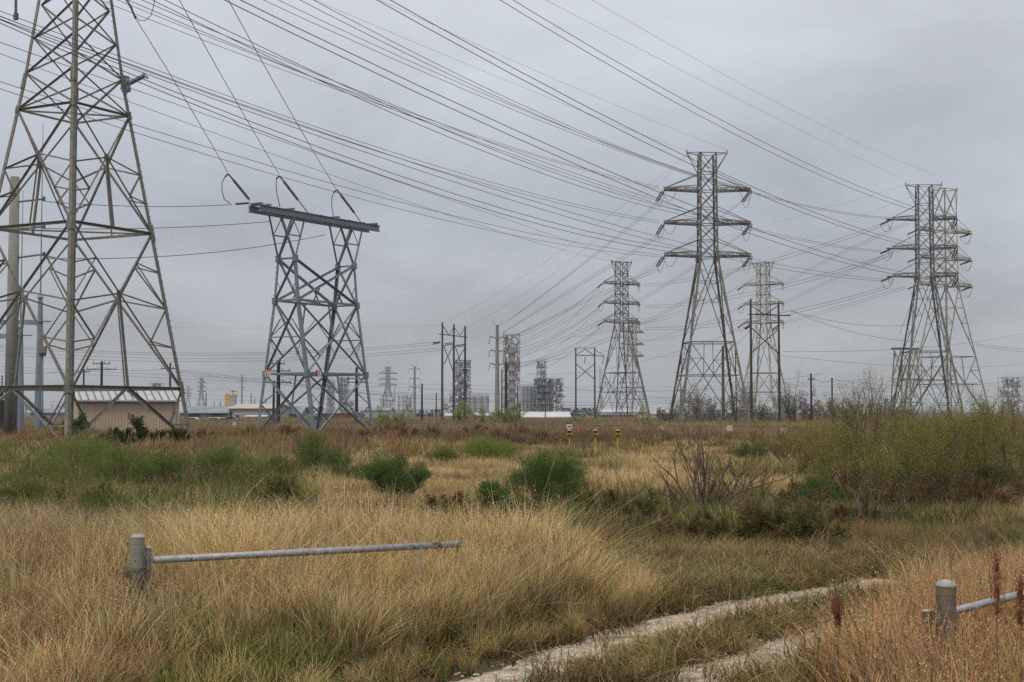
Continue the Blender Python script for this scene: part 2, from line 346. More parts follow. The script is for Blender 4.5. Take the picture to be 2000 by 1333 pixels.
def double_circuit(name,loc,rz,label,m,sc=1.0,far=False,arm=7.0,group=None,half_arm=None,legw=.26,brw=.11,cat='pylon',top=45.0,base_extra=0,ins_dirs=None,body=1.3):
    T=Tower(name,loc,rz,label,cat,m,group,far)
    z1,z2,z3,zt=28.0,33.3,38.8,top
    def hw(z): return body if z>=z3 else (body+(z3-z)/(z3-z3*.716)*.15 if z>=27.8 else body+.15+(27.8-z)*.156)
    zb=[0,2.8,13.9,19.6,23.6,27.8,30.6,33.3,36,38.8,41.8,zt]
    # legs in plates
    for c in((1,1),(-1,1),(-1,-1),(1,-1)):
        for a,bz,w in((0,13.9,legw*1.1),(13.9,27.8,legw),(27.8,zt,legw*.8)):
            pa,pb=corner(c,hw(a+.001),a),corner(c,hw(bz-.001),bz)
            T.mem('leg',pa,pb,w,(-c[0],0,0),flip=1 if c[0]*c[1]>0 else -1)
        if not far:
            T.part('gusset_plate',MB().box(corner(c,hw(27.8)+.02,27.8),(.5,.5,.9)))
            T.part('gusset_plate',MB().box(corner(c,hw(33.3)+.02,33.3),(.36,.36,.7)))
            T.part('footing',MB().cyl(corner(c,hw(0),-.4),corner(c,hw(0),.35),.45,.4,10),M['pier'])
    for c1,c2 in FACES:
        A=lambda z:corner(c1,hw(z),z)
        B=lambda z:corner(c2,hw(z),z)
        nrm=Vector(((c1[0]+c2[0])/2,(c1[1]+c2[1])/2,0))
        def br(n,p,q,w=brw): T.mem(n,p+nrm*.02,q+nrm*.02,w,nrm)
        for a,bz in((27.8,30.6),(30.6,33.3),(33.3,36),(36,38.8),(38.8,41.8),(41.8,zt)):
            br('diagonal_brace',A(a),B(bz)); br('diagonal_brace',B(a),A(bz))
        for z in(27.8,30.6,33.3,36,38.8,41.8,zt): br('horizontal_brace',A(z),B(z),brw*.9)
        # waist to 13.9: tall X with redundants
        br('diagonal_brace',A(13.9),B(27.8),brw*1.15); br('diagonal_brace',B(13.9),A(27.8),brw*1.15)
        wA,wB=hw(13.9),hw(27.8); t=wA/(wA+wB); zc=13.9+13.9*t; X=(A(zc)+B(zc))/2
        for P_,Q_ in((A,B),(B,A)):
            br('redundant_brace',P_(zc),X,brw*.75)
            for k in(.35,.68):
                zz=13.9+(zc-13.9)*k; br('redundant_brace',P_(zz),P_(13.9).lerp(X,k),brw*.65)
                br('redundant_brace',P_(zz+1.6),P_(13.9).lerp(X,k),brw*.65)
            zz=zc+(27.8-zc)*.45; br('redundant_brace',P_(zz),X.lerp(P_(27.8),.45),brw*.65)
        br('horizontal_brace',A(13.9),B(13.9),brw*1.3)
        # base panel
        br('diagonal_brace',A(.1),B(13.9),brw*1.15); br('diagonal_brace',B(.1),A(13.9),brw*1.15)
        w0=hw(0); t=w0/(w0+wA); zc=13.9*t; X=(A(zc)+B(zc))/2
        br('horizontal_brace',A(zc),B(zc),brw)
        br('redundant_brace',(A(13.9)+B(13.9))/2,X,brw*.8)
        br('horizontal_brace',A(2.8),B(2.8),brw*.8)
        for P_ in(A,B):
            for k,(za) in((.5,None),):
                q=P_(.1).lerp(X,k); br('redundant_brace',P_(q.z),q,brw*.7); br('redundant_brace',P_(zc),q,brw*.7)
                q=P_(13.9).lerp(X,k); br('redundant_brace',P_(q.z),q,brw*.7); br('redundant_brace',P_(zc),q,brw*.7)
            q=P_(.1).lerp(X,.25); br('redundant_brace',P_(q.z+1.3),q,brw*.6)
    # arms
    for zz in(z1,z2,z3):
        for sx in(1,-1):
            tip=Vector((sx*arm,0,zz+.35)); h0=hw(zz)
            for sy in(1,-1):
                T.mem('crossarm_chord',Vector((sx*h0,sy*h0,zz)),Vector((sx*arm,sy*.2,zz+.1)),brw*2.1,(0,0,1))
                T.mem('crossarm_chord',Vector((sx*h0,sy*h0,zz+.75)),Vector((sx*arm*.55,sy*.7,zz+.7)),brw*1.1,(0,0,1))
                T.mem('crossarm_chord',Vector((sx*arm*.55,sy*.7,zz+.7)),Vector((sx*arm,sy*.2,zz+.45)),brw*1.1,(0,0,1))
                T.mem('crossarm_tie',Vector((sx*hw(zz+2.8),sy*hw(zz+2.8),zz+2.8)),Vector((sx*arm,sy*.15,zz+.4)),brw*.9,(0,0,1))
            K=6
            for k in range(K):
                t0,t1=k/K,(k+1)/K
                y0=h0*(1-t0)+.2*t0; y1=h0*(1-t1)+.2*t1; x0=h0+(arm-h0)*t0; x1=h0+(arm-h0)*t1; s_=1 if k%2 else -1
                T.mem('crossarm_lacing',Vector((sx*x0,s_*y0,zz+.05)),Vector((sx*x1,-s_*y1,zz+.05)),brw*.6,(0,0,1))
                for sy in(1,-1):
                    T.mem('crossarm_lacing',Vector((sx*x0,sy*y0,zz+(.1 if k%2 else .68))),Vector((sx*x1,sy*y1,zz+(.68 if k%2 else .1))),brw*.55,(0,1,0))
    # earth-wire horns
    for sx in(1,-1):
        tip=Vector((sx*3.35,0,zt+.1))
        for sy in(1,-1):
            T.mem('horn_strut',Vector((sx*hw(41.8),sy*hw(41.8),41.8)),tip+Vector((0,sy*.08,0)),brw,(0,1,0))
            T.mem('horn_chord',Vector((sx*hw(zt),sy*hw(zt),zt)),tip+Vector((0,sy*.08,.0)),brw,(0,0,1))
        T.part('earth_wire_clamp',MB().box(tip+Vector((0,0,.3)),(.16,.16,.5)))
    # strain strings: directions in world space towards each neighbour
    q=Matrix.Rotation(-rz,3,'Z')
    for sx,zz,dvec,pale in (ins_dirs or []):
        zz={1:z3,2:z2,3:z1}[zz]; p=Vector((sx*arm,0,zz+.15)); dv=q@Vector(dvec).normalized(); L=2.5
        sd_=dv.cross(Vector((0,0,1))).normalized()
        for o in(-.22,.22):
            T.part('insulator_string',MB().discs(p+dv*.3+sd_*o,p+dv*L+sd_*o,.15 if not far else .17,14 if not far else 6,.05,7 if not far else 5),M['insul_pale'] if pale else M['insul'])
        if pale is not None:
            e1=p+dv*L
            pts=[e1+Vector((0,0,-4*1.9*t*(1-t)))+(p-e1)*(t*1.15) for t in [i/8 for i in range(9)]]
            T.part('jumper_loop',MB().tube(pts,.032 if not far else .045,4),M['wire'])
    T.done(); return T.root
def ltip(rt,sx,zz,arm=7.0):
    z={1:38.8,2:33.3,3:28.0,0:45.1}[zz]; a=3.35 if zz==0 else arm
    return Matrix.Translation(rt.location)@Matrix.Rotation(rt.rotation_euler.z,4,'Z')@Vector((sx*a,0,z+.15))

LL=(-1,-.45,-.12); BK=(-.75,.65,-.12); FR=(.85,.5,-.1)
dirsM=[]
for k in(1,2,3):
    dirsM+=[(-1,k,(-.35,.6,-.6),False),(-1,k,(.9,-.6,.02),True),(1,k,(-.42,.6,-.62),False),(1,k,(-.9,-.6,.05),True)]
TM=double_circuit('lattice_tower',PZ(1384.5,0,232),R(3),'tall grey lattice tower with three crossarms right of centre, nearest of its row',M['steel_mid'],ins_dirs=dirsM,arm=7.2,legw=.33,brw=.125)
dirsC=[]
for k in(1,2,3): dirsC+=[(-1,k,(-.62,.55,-.28),False),(-1,k,(-.55,-.8,-.08),True),(1,k,(-.9,-.6,0),True),(1,k,(-.1,.6,-.6),False)]
TC=double_circuit('lattice_tower',PZ(1811,0,267),R(-4),'dark lattice tower on the right with a straight outline, in front of the tan tower',M['steel_dark'],ins_dirs=dirsC,arm=6.0,top=45.3,legw=.3)
dirsD=[]
for k in(1,2,3): dirsD+=[(-1,k,(-.8,.5,-.35),False),(1,k,(-.8,-.2,-.3),False),(1,k,(-.2,.9,-.1),True)]
TD=double_circuit('lattice_tower',PZ(1852,-.4,282),R(28),'tan weathered lattice tower seen corner-on, standing just behind the dark one',M['steel_tan'],ins_dirs=dirsD,arm=6.9,top=47.3,legw=.28,body=1.5)
dirsE=[]
for k in(1,2,3): dirsE+=[(-1,k,(-.5,.6,-.4),False),(1,k,(-.2,-.8,-.3),False)]
TE=double_circuit('lattice_tower',PZ(1215,-.4,398),R(28),'lattice tower in the middle distance between the wooden portal frame and the central tower',M['steel_mid'],ins_dirs=dirsE,far=True,arm=6.0,legw=.34,brw=.15)
TF=double_circuit('lattice_tower',PZ(1493,-.4,400),R(-35),'olive lattice tower rising behind the two wooden poles right of the central tower',M['steel_tan'],ins_dirs=dirsE,far=True,arm=6.0,legw=.36,brw=.15)
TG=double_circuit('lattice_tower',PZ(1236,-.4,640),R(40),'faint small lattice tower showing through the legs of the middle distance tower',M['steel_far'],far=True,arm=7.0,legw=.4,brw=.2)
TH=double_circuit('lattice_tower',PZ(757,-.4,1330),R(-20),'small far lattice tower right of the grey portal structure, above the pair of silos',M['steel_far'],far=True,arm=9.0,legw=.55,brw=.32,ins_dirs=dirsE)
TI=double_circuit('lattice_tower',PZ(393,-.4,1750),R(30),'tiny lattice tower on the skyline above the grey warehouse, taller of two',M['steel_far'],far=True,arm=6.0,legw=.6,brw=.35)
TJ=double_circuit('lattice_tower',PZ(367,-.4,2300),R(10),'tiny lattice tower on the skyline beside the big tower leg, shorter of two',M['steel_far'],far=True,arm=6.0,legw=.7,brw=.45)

# --- big near tower on the left, built to above the frame
def big_tower():
    cx,cy=-34.73,111.74; th=-1.281
    T=Tower('lattice_tower',(cx,cy,0),th-R(-45)-R(0),'huge weathered lattice tower filling the left edge, its top out of the picture','pylon',M['steel_old'])
    # local corners at (+-h,+-h); local (1,-1) corner has angle -45 -> world th
    def hw(z): return max(1.5,(4.18+.1985*(26.4-z)) /math.sqrt(2))
    lv=[0,4.5,16.9,26.3,29.2,32.0,34.7,37.2,39.5]
    for c in((1,1),(-1,1),(-1,-1),(1,-1)):
        fl=1 if c[0]*c[1]>0 else -1
        for a,bz,w in((-.2,4.5,.34),(4.5,16.9,.33),(16.9,28.6,.31),(28.6,39.5,.28),(39.5,50,.24)):
            T.mem('leg',corner(c,hw(a),a),corner(c,hw(bz),bz),w,(-c[0],0,0),flip=fl)
        T.part('footing',MB().cyl(corner(c,hw(0),-.5),corner(c,hw(0),.25),.6,.5,12),M['pier'])
        for z,hh in((16.9,1.3),(4.5,1.1),(28.6,1.2),(26.3,.6)):
            p,q=corner(c,hw(z-hh/2)+.03,z-hh/2),corner(c,hw(z+hh/2)+.03,z+hh/2)
            T.part('splice_plate',MB().ang(p,q,.40 if z>20 else .46,(-c[0],0,0),.03,fl))
            bb=MB()
            for k in range(8):
                t=(k+.5)/8; pp=p.lerp(q,t)
                for o in(.07,.17):
                    bb.box(pp+Vector((-c[0]*o,c[1]*.145,0)),(.035,.035,.035)); bb.box(pp+Vector((c[0]*.145,-c[1]*o,0)),(.035,.035,.035))
            T.part('bolt_group',bb)
    for c1,c2 in FACES:
        A=lambda z:corner(c1,hw(z),z)
        B=lambda z:corner(c2,hw(z),z)
        nrm=Vector(((c1[0]+c2[0])/2,(c1[1]+c2[1])/2,0))
        def br(n,p,q,w=.15,o=0): T.mem(n,p+nrm*(.03+o),q+nrm*(.03+o),w,nrm)
        for a,bz in zip(lv[3:-1],lv[4:]):
            br('diagonal_brace',A(a),B(bz),.135); br('diagonal_brace',B(a),A(bz),.135,.04)
        br('horizontal_brace',A(26.3),B(26.3),.17)
        br('horizontal_brace',A(37.2),B(37.2),.17); br('horizontal_brace',A(39.5),B(39.5),.17)
        for a,bz,kk in((16.9,26.3,0),(4.5,16.9,1)):
            w1,w2=hw(a),hw(bz); t=w1/(w1+w2); zc=a+(bz-a)*t; X=(A(zc)+B(zc))/2
            br('diagonal_brace',A(a),B(bz),.15); br('diagonal_brace',B(a),A(bz),.15,.05)
            br('hanger',X,(A(a)+B(a))/2,.16,.02)
            T.part('gusset_plate',MB().box(X+nrm*.05,(.5,.05,.5) if abs(nrm.y)>.5 else (.05,.5,.5)))
            for P_ in(A,B):
                br('horizontal_brace',P_(zc-.9),X,.12)
                mlow=P_(a).lerp(X,.5); mup=X.lerp(P_(bz),.5)
                zl=mlow.z; br('redundant_brace',P_(zl-.4),mlow,.11); br('redundant_brace',P_(zc-.9),mlow,.11)
                if kk: br('redundant_brace',P_(mup.z-.6),mup,.11); br('redundant_brace',P_(zc-.9),mup,.11)
            br('horizontal_brace',A(a),B(a),.22 if kk==0 else .26)
        # base panel: inverted V from mid of the lower belt
        mid=(A(4.5)+B(4.5))/2
        for P_ in(A,B):
            br('diagonal_brace',mid,P_(.05),.185)
            q=mid.lerp(P_(.05),.66); br('redundant_brace',P_(4.4),q,.12); br('redundant_brace',P_(q.z),q,.12)
        # plan bracing
    for z in(26.3,16.9):
        T.mem('plan_brace',corner((1,1),hw(z),z-.1),corner((-1,-1),hw(z),z-.1),.12,(0,0,1)); 
    # step bolts on the right hand leg
    c=(1,1)
    for i in range(66):
        z=1.6+i*.52; p=corner(c,hw(z),z)
        if p.z<36: T.part('step_bolt',MB().cyl(p+Vector((0,.0,0)),p+Vector((.22,.10,.0)),.022,.022,5))
    # upper arms, mostly out of the picture
    for zz in(39.5,45.):
        for sx in(1,-1):
            for sy in(1,-1):
                T.mem('crossarm_chord',Vector((sx*hw(zz),sy*hw(zz),zz)),Vector((sx*9,sy*.2,zz+.2)),.22,(0,0,1))
                T.mem('crossarm_tie',Vector((sx*hw(zz+3),sy*hw(zz+3),zz+3)),Vector((sx*9,sy*.2,zz+.5)),.18,(0,0,1))
    return T,hw
TB,hwB=big_tower()
BM=Matrix.Translation(TB.root.location)@Matrix.Rotation(TB.root.rotation_euler.z,4,'Z')
BMi=BM.inverted()
def bl(px,py,d): return BMi@P(px,py,d)
# post insulator bolted on the right leg, with its grey bracket
b=MB(); pL=bl(245,165,113.2); b.bar(bl(243,150,113.2),bl(247,180,113.2),.55,.5); b.bar(bl(238,156,113.4),bl(252,160,113),.3,.3); b.bar(bl(238,172,113.4),bl(252,176,113),.3,.3)
TB.part('bracket',b,M['poleblue'])
TB.part('insulator_string',MB().discs(bl(253,163,113),bl(282,148,112),.2,9,.09,10),M['insul_pale'])
TB.part('insulator_clamp',MB().bar(bl(280,144,112),bl(288,153,112),.18,.25),M['poleblue'])
# suspension string and strain string cut by the top of the frame
TB.part('insulator_string',MB().discs(bl(31,-60,108),bl(31,26,108),.15,20,.04,10),M['insul'])
TB.part('insulator_clamp',MB().box(bl(31,33,108),(.35,.2,.5)),M['insul'])
TB.part('insulator_string',MB().discs(bl(212,-60,112),bl(256,15,113),.17,22,.04,10),M['insul'])
TB.part('insulator_clamp',MB().bar(bl(256,15,113),bl(265,37,113.6),.1,.12),M['insul'])
TB.part('jumper_loop',MB().tube([bl(263,30,113.5),bl(272,40,113.5),bl(283,41,113.5),bl(295,30,113.3),bl(300,12,113),bl(304,-10,113),bl(310,-60,113)],.03,5),M['wire'])

# ---------------------------------------------------------------- dead-end portal structure
def portal():
    C=Vector((-21.6,157,0)); U=Vector((.54,.84,0)); ang=math.atan2(U.y,U.x)
    T=Tower('portal_structure',C,ang,'dark blue grey steel portal with a heavy twin beam, left of centre','power structure',M['steel_blue'])
    # local x along the beam, local y: +y is away/left ; leg rows y=+-v
    def v(z): return 4.1-(4.1-1.65)*min(z,14.6)/14.6 if z<14.6 else 1.65-(z-14.6)/4.5*.45
    uu=5.0
    ZJ=19.1
    def K(i,j,z): return Vector((i*uu,j*v(z),z))
    for i in(1,-1):
        for j in(1,-1):
            for a,bz,w in((-.1,6.7,.36),(6.7,14.6,.34),(14.6,ZJ,.30)):
                T.mem('leg',K(i,j,a),K(i,j,bz),w,(-i,0,0),flip=1 if i*j>0 else -1)
            T.part('footing',MB().cyl(K(i,j,-.6),K(i,j,.25 if i>0 else .35),.5,.42,12),M['pier'])
            for z in(6.7,14.6,ZJ): T.part('gusset_plate',MB().box(K(i,j,z),(.5,.42,.7)))
            # mast flare
            for k in(1,-1):
                T.mem('mast_strut',K(i,j,ZJ),Vector((i*uu+k*2.0,j*.75,23.6)),.24,(0,j,0))
            T.mem('mast_strut',K(i,j,ZJ),Vector((i*uu,-j*.75,23.6)),.2,(1,0,0))
            a=K(i,j,ZJ).lerp(Vector((i*uu+2.0,j*.75,23.6)),.55); c=K(i,j,ZJ).lerp(Vector((i*uu-2.0,j*.75,23.6)),.55)
            T.mem('horizontal_brace',a,c,.13,(0,0,1))
            T.mem('redundant_brace',a,Vector((i*uu,j*.75,23.6)),.12,(0,1,0)); T.mem('redundant_brace',c,Vector((i*uu,j*.75,23.6)),.12,(0,1,0))
        for z in(6.7,14.6,ZJ): T.mem('horizontal_brace',K(i,1,z),K(i,-1,z),.2,(0,0,1))
        for a,bz in((0.05,6.7),(6.7,14.6),(14.6,ZJ)):
            T.mem('diagonal_brace',K(i,1,a),K(i,-1,bz),.2,(i,0,0)); T.mem('diagonal_brace',K(i,-1,a),K(i,1,bz),.2,(i,0,0))
            xm=(K(i,1,(a+bz)/2)+K(i,-1,(a+bz)/2))/2
            for j in(1,-1):
                q=K(i,j,a).lerp(xm,.5); T.mem('redundant_brace',K(i,j,(a+bz)/2),q,.1,(i,0,0))
                if a>5 and a<10: T.mem('redundant_brace',K(i,j,(a+bz)/2),K(-0+i,j,bz).lerp(xm,.5),.1,(i,0,0))
            if a>1 and a<10: T.mem('horizontal_brace',K(i,1,(a+bz)/2),K(i,-1,(a+bz)/2),.12,(0,0,1))
    for j in(1,-1):
        for z in(6.7,14.6): T.mem('horizontal_brace',K(1,j,z),K(-1,j,z),.26 if z<7 else .22,(0,0,1))
        for a,bz in((0.05,6.7),(6.7,14.6)):
            T.mem('diagonal_brace',K(1,j,a),K(-1,j,bz),.24,(0,j,0)); T.mem('diagonal_brace',K(-1,j,a),K(1,j,bz),.24,(0,j,0))
            zc=a+(bz-a)*.5; xm=(K(1,j,zc)+K(-1,j,zc))/2
            for i in(1,-1):
                T.mem('redundant_brace',K(i,j,zc),K(i,j,a).lerp(xm,.5),.12,(0,j,0)); T.mem('redundant_brace',K(i,j,zc),K(i,j,bz).lerp(xm,.5),.12,(0,j,0))
            T.mem('hanger',(K(1,j,bz)+K(-1,j,bz))/2,xm,.14,(0,j,0))
        m14=(K(1,j,14.6)+K(-1,j,14.6))/2
        for i in(1,-1):
            T.mem('diagonal_brace',K(i,j,ZJ),K(-i,j,14.6).lerp(K(i,j,14.6),.0),.24,(0,j,0))
            T.mem('redundant_brace',K(i,j,ZJ).lerp(K(-i,j,14.6),.62),K(-i,j,14.6).lerp(K(i,j,14.6),.25),.12,(0,j,0))
    T.mem('plan_brace',K(1,1,14.6),K(-1,-1,14.6),.12,(0,0,1)); T.mem('plan_brace',K(-1,1,6.7),K(1,-1,6.7),.12,(0,0,1))
    for j in(1,-1):
        T.part('beam',MB().ibeam((-10.1,j*.75,23.95),(10.1,j*.75,23.95),.4,.7))
    for k in range(9):
        x=-9.8+k*2.45; T.part('beam_tie',MB().bar((x,-.75,24.33),(x,.75,24.33),.18,.1)); 
    for x in(-9.8,-8.5,-4.8,2.8,9.6): T.part('beam_bracket',MB().box((x,0,24.5),(.5,1.5,.14)))
    for i in range(28):
        z=2+i*.6
        T.part('step_bolt',MB().cyl(K(-1,1,z),K(-1,1,z)+Vector((-.24,.12,0)),.022,.022,5))
    Mi=(Matrix.Translation(C)@Matrix.Rotation(ang,4,'Z')).inverted()
    L=lambda px,py,d:Mi@P(px,py,d)
    ends=[]
    for (a,b_,c_,d) in(((446,340),(486,389),(488,392),150),((546,344),(582,391),(600,414),156.5),((658,371),(692,416),(709,441),165)):
        pa,pb,pc=L(*a,d-2.5),L(*b_,d),L(*c_,d+.4)
        m_=pa.lerp(pb,.22)
        T.part('strain_clamp',MB().bar(pa,m_,.1,.14),M['insul'])
        T.part('insulator_string',MB().discs(m_,pb,.17,26,.09,8),M['insul_pale'])
        T.part('strain_rod',MB().bar(pb,pc,.09,.09),M['insul'])
        T.part('clamp_jaw',MB().bar(L(a[0]-7,a[1]+6,d-2.5),pa,.16,.12),M['insul'])
    T.part('jumper_loop',MB().tube([L(441,343,148),L(434,356,148),L(433,372,148),L(438,390,148.5),L(450,398,149)],.045,5),M['wire'])
    T.part('insulator_string',MB().discs(L(460,399,149),L(486,397,150),.14,10,.08,8),M['insul'])
    T.part('jumper_loop',MB().tube([L(541,346,154),L(539,360,154),L(541,380,154.6),L(547,405,155.4)],.045,5),M['wire'])
    T.part('jumper_loop',MB().tube([L(652,374,163),L(648,388,163),L(648,405,163.4),L(652,428,164)],.045,5),M['wire'])
    return T.root
TP=portal()
# warning signs on the lower belt
def text_mesh(s,size,m,name,parent,loc,rot):
    cu=bpy.data.curves.new(name,'FONT'); cu.body=s; cu.size=size; cu.align_x='CENTER'; cu.align_y='CENTER'; cu.extrude=.004
    to=bpy.data.objects.new(name,cu); COL.objects.link(to); bpy.context.view_layer.update()
    dg=bpy.context.evaluated_depsgraph_get(); me=bpy.data.meshes.new_from_object(to.evaluated_get(dg)); bpy.data.objects.remove(to)
    me.materials.clear(); me.materials.append(m); o=bpy.data.objects.new(name,me); COL.objects.link(o); o.parent=parent; o.location=loc; o.rotation_euler=rot; return o
for px,py,d,lab in((523,729,151.0,'orange and white warning sign at the left corner of the portal belt'),(622,729,152.5,'orange and white warning sign on the portal belt right of the thick middle leg')):
    p=P(px,py,d); rt=empty('warning_sign',p,R(-8),lab,'sign','warning signs on the portal')
    MB().box((0,0,-.15),(.62,.03,.42)).build('panel',M['white'],rt); MB().box((0,0,.20),(.66,.034,.24)).build('header',M['orange'],rt)
    text_mesh('WARNING',.14,M['white'],'lettering',rt,(0,-.022,.20),(R(90),0,0))
    MB().box((-.14,-.02,-.16),(.14,.012,.24)).box((.10,-.02,-.12),(.05,.012,.3)).box((.2,-.02,-.2),(.12,.012,.05)).build('pictogram',M['black'],rt)
p=P(696,735,163); rt=empty('signboard',p,R(-5),'pale yellow box shaped board on the right end of the portal belt','sign')
MB().box((0,0,.25),(.8,.05,.3)).build('upper_board',mat('pale_yellow',(.5,.5,.28),.7),rt); MB().box((0,0,-.28),(.75,.05,.2)).build('lower_board',mat('pale_yellow_low',(.42,.42,.2),.7),rt)

# ---------------------------------------------------------------- wires
WN=0
def wire(A,B,mid,label,r=.03,ext=0,zB=None,m=None,group='conductors strung across the sky',name='power_line'):
    A=P(*A) if not isinstance(A,Vector) else A
    if not isinstance(B,Vector):
        if zB is not None:
            u=(666.5-B[1])/F; d=(zB-H)*(CA-u*SA)/(SA+u*CA); B=P(B[0],B[1],d)
        else: B=P(*B)
    if isinstance(mid,(int,float)): s=mid
    else:
        u=(666.5-mid[1])/F; k=(mid[0]-1000)/F/(CA-u*SA)   # x(t)=k*y(t)
        t=(k*A.y-A.x)/((B.x-A.x)-k*(B.y-A.y)); t=min(max(t,.05),.95)
        y=A.y+(B.y-A.y)*t; z=H+(SA+u*CA)/(CA-u*SA)*y; s=(A.z+(B.z-A.z)*t-z)/(4*t*(1-t)); 
    L=(B-A).length; n=18; pts=[]
    for i in range(n+1):
        t=i/n*(1+ext); q=A.lerp(B,t) if t<=1 else A+(B-A)*t; pts.append(Vector((q.x,q.y,q.z-4*s*t*(1-t))))
    o=MB().tube(pts,r,4).build(name,m or M['wire']); tag(o,label,'power line',group); return o
ul=('upper','lower')
def pair(A,Bs,mids,txt,r=.028,zB=None,dA=None,ext=.25):
    for i in range(2):
        a=(A[i][0],A[i][1],dA) if dA else A[i]
        wire(a,Bs[i],mids[i],ul[i]+' wire '+txt,r,ext,zB)
pair([(1868,426),(1868,430)],[(1001,0),(976,0)],[(1344,200),(1318,200)],'of the uppermost thick pair ending on the dark right tower',.032,35,268)
wire((1838,346,267),(1156,0),(1500,192),'faint earth wire, highest of all, ending at the dark right tower right horn',.016,.25,41,M['wire_thin'])
wire((1778,356,267),(1065,0),(1500,223),'faint earth wire ending at the left horn of the dark right tower',.016,.25,41,M['wire_thin'])
wire((1425,295,232),(754,6),(1000,118),'faint earth wire ending at the right horn of the central lattice tower',.015,.25,40,M['wire_thin'])
wire((1345,297,232),(614,0),(1000,162),'faint earth wire ending at the left horn of the central lattice tower',.015,.25,40,M['wire_thin'])
pair([(1868,492),(1868,496)],[(761,0),(735,0)],[(1129,200),(1104,200)],'of the dark pair passing just behind the central tower top',.034,31,268)
pair([(1868,547),(1868,551)],[(468,0),(437,0)],[(900,206),(900,221)],'of the dark pair crossing the central tower between its upper arms',.032,27,268)
pair([(1467,371),(1467,375)],[(611,0),(585,0)],[(1008,200),(994,200)],'of the pair ending on the central tower top right arm',.03,36,232)
pair([(1745,426),(1745,429)],[(542,0),(513,0)],[(984,200),(966,200)],'of the thin pair reaching the top left arm of the dark right tower',.026,35,267)
pair([(1467,437),(1467,441)],[(321,0),(296,0)],[(900,267),(900,278)],'of the pair ending on the central tower middle right arm',.03,31,232)
pair([(1745,492),(1745,495)],[(275,0),(248,0)],[(900,257),(900,265)],'of the thin pair reaching the middle left arm of the dark tower',.025,30,267)
pair([(1288,366),(1288,370)],[(228,0),(218,10)],[(900,255),(900,259)],'of the thin pair ending on the central tower top left arm',.024,35,232)
pair([(1288,432),(1288,436)],[(0,22),(0,32)],[(900,339),(900,346)],'of the thin pair ending on the central tower middle left arm',.026,30,232)
pair([(1745,547),(1745,550)],[(0,33),(0,38)],[(900,349),(900,360)],'of the thin pair reaching the lowest left arm of the dark tower',.026,27,267)
pair([(1467,501),(1467,505)],[(0,39),(0,46)],[(900,383),(900,394)],'of the thick pair ending on the central tower lowest right arm',.032,28,232)
pair([(1288,498),(1288,502)],[(0,160),(0,174)],[(616,350),(564,350)],'of the low pair ending on the central tower lowest left arm',.024,25,232)
wire((1195,512,398),(0,105),(669,350),'single wire ending at the left horn of the middle distance tower',.024,.1,30)
wire((1233,512,398),(0,83),(762,350),'single wire ending at the right horn of the middle distance tower',.028,.1,30)
# from the central tower down-left to the concrete pole
pair([(1290,390),(1294,393)],[(984,633,330),(978,637,330)],[(1140,513),(1136,520)],'falling from the central tower top left arm to the distant concrete pole',.032,None,231,ext=0)
pair([(1288,458),(1292,461)],[(982,650,330),(976,655,330)],[(1140,549),(1137,556)],'falling from the central tower middle left arm to the distant concrete pole',.032,None,231,ext=0)
pair([(1285,524),(1289,527)],[(984,668,330),(976,672,330)],[(1140,588),(1137,594)],'falling from the central tower lowest left arm to the distant concrete pole',.03,None,231,ext=0)
for i,(a,b_,c_) in enumerate((((1172,557),(975,664),(1080,622)),((1172,599),(962,690),(1080,657)),((1172,640),(962,714),(1080,692)))):
    for j in(0,1): wire((*a,396),(b_[0],b_[1]+j*5,345),(c_[0],c_[1]+j*5),('upper','lower')[j]+' wire leaving the '+('top','middle','lowest')[i]+' left arm of the middle distance tower',.036)
pair([(1344,300),(1346,302)],[(871,630,313),(911,640,313)],[(1140,459),(1160,472)],'of the hair-thin pair from the central tower horn to the three pole frame',.016,None,232,ext=0)
for i,(a,b_,c_) in enumerate((((1449,392),(1017,668),(1200,566)),((1449,456),(1017,690),(1200,612)),((1449,520),(1010,712),(1200,655)))):
    for j in(0,1): wire((a[0]+j*5,a[1],233),(b_[0],b_[1]+j*6,360),(c_[0],c_[1]+j*6),('upper','lower')[j]+' wire slanting back from the '+('top','middle','lowest')[i]+' right arm of the central tower',.028)
for i,(a,b_,c_) in enumerate((((1726,436),(1258,556),(1604,478)),((1728,499),(1258,598),(1604,537)),((1730,560),(1258,640),(1600,595)))):
    for j in(0,1): wire((a[0]+j*6,a[1]+j*3,268),(b_[0],b_[1]+j*4,396),(c_[0],c_[1]+j*6),('upper','lower')[j]+' wire slanting down left from the dark tower '+('top','middle','lowest')[i]+' left arm',.032)
for i,(a,b_,c_) in enumerate((((1772,434),(1532,552),(1655,487)),((1770,480),(1532,590),(1640,538)),((1768,560),(1532,628),(1640,598)))):
    for j in(0,1): wire((a[0]+j*4,a[1]+j*3,280),(b_[0],b_[1]+j*4,400),(c_[0],c_[1]+j*5),('upper','lower')[j]+' wire slanting from the '+('top','middle','lowest')[i]+' left arm of the tan tower',.03)
wire((1777,359,267),(1232,512,398),(1600,411),'faint earth wire slanting from the dark right tower horn to the middle distance tower',.016,0,None,M['wire_thin'])
wire((1793,380,281),(1510,511,400),(1640,441),'faint earth wire slanting from the tan tower to the olive tower horn',.016,0,None,M['wire_thin'])
for i,(a,b_) in enumerate((((1453,553),(1250,632)),((1453,591),(1251,664)),((1453,631),(1251,692)),((1453,560),(1110,660)),((1453,600),(1040,705)),((1453,640),(1030,730)))):
    wire((*a,400),(*b_,620),2.5+i%3,('upper','middle','lowest')[i%3]+(' short' if i<3 else ' long')+' faint wire leaving the left side of the olive tower',.036)
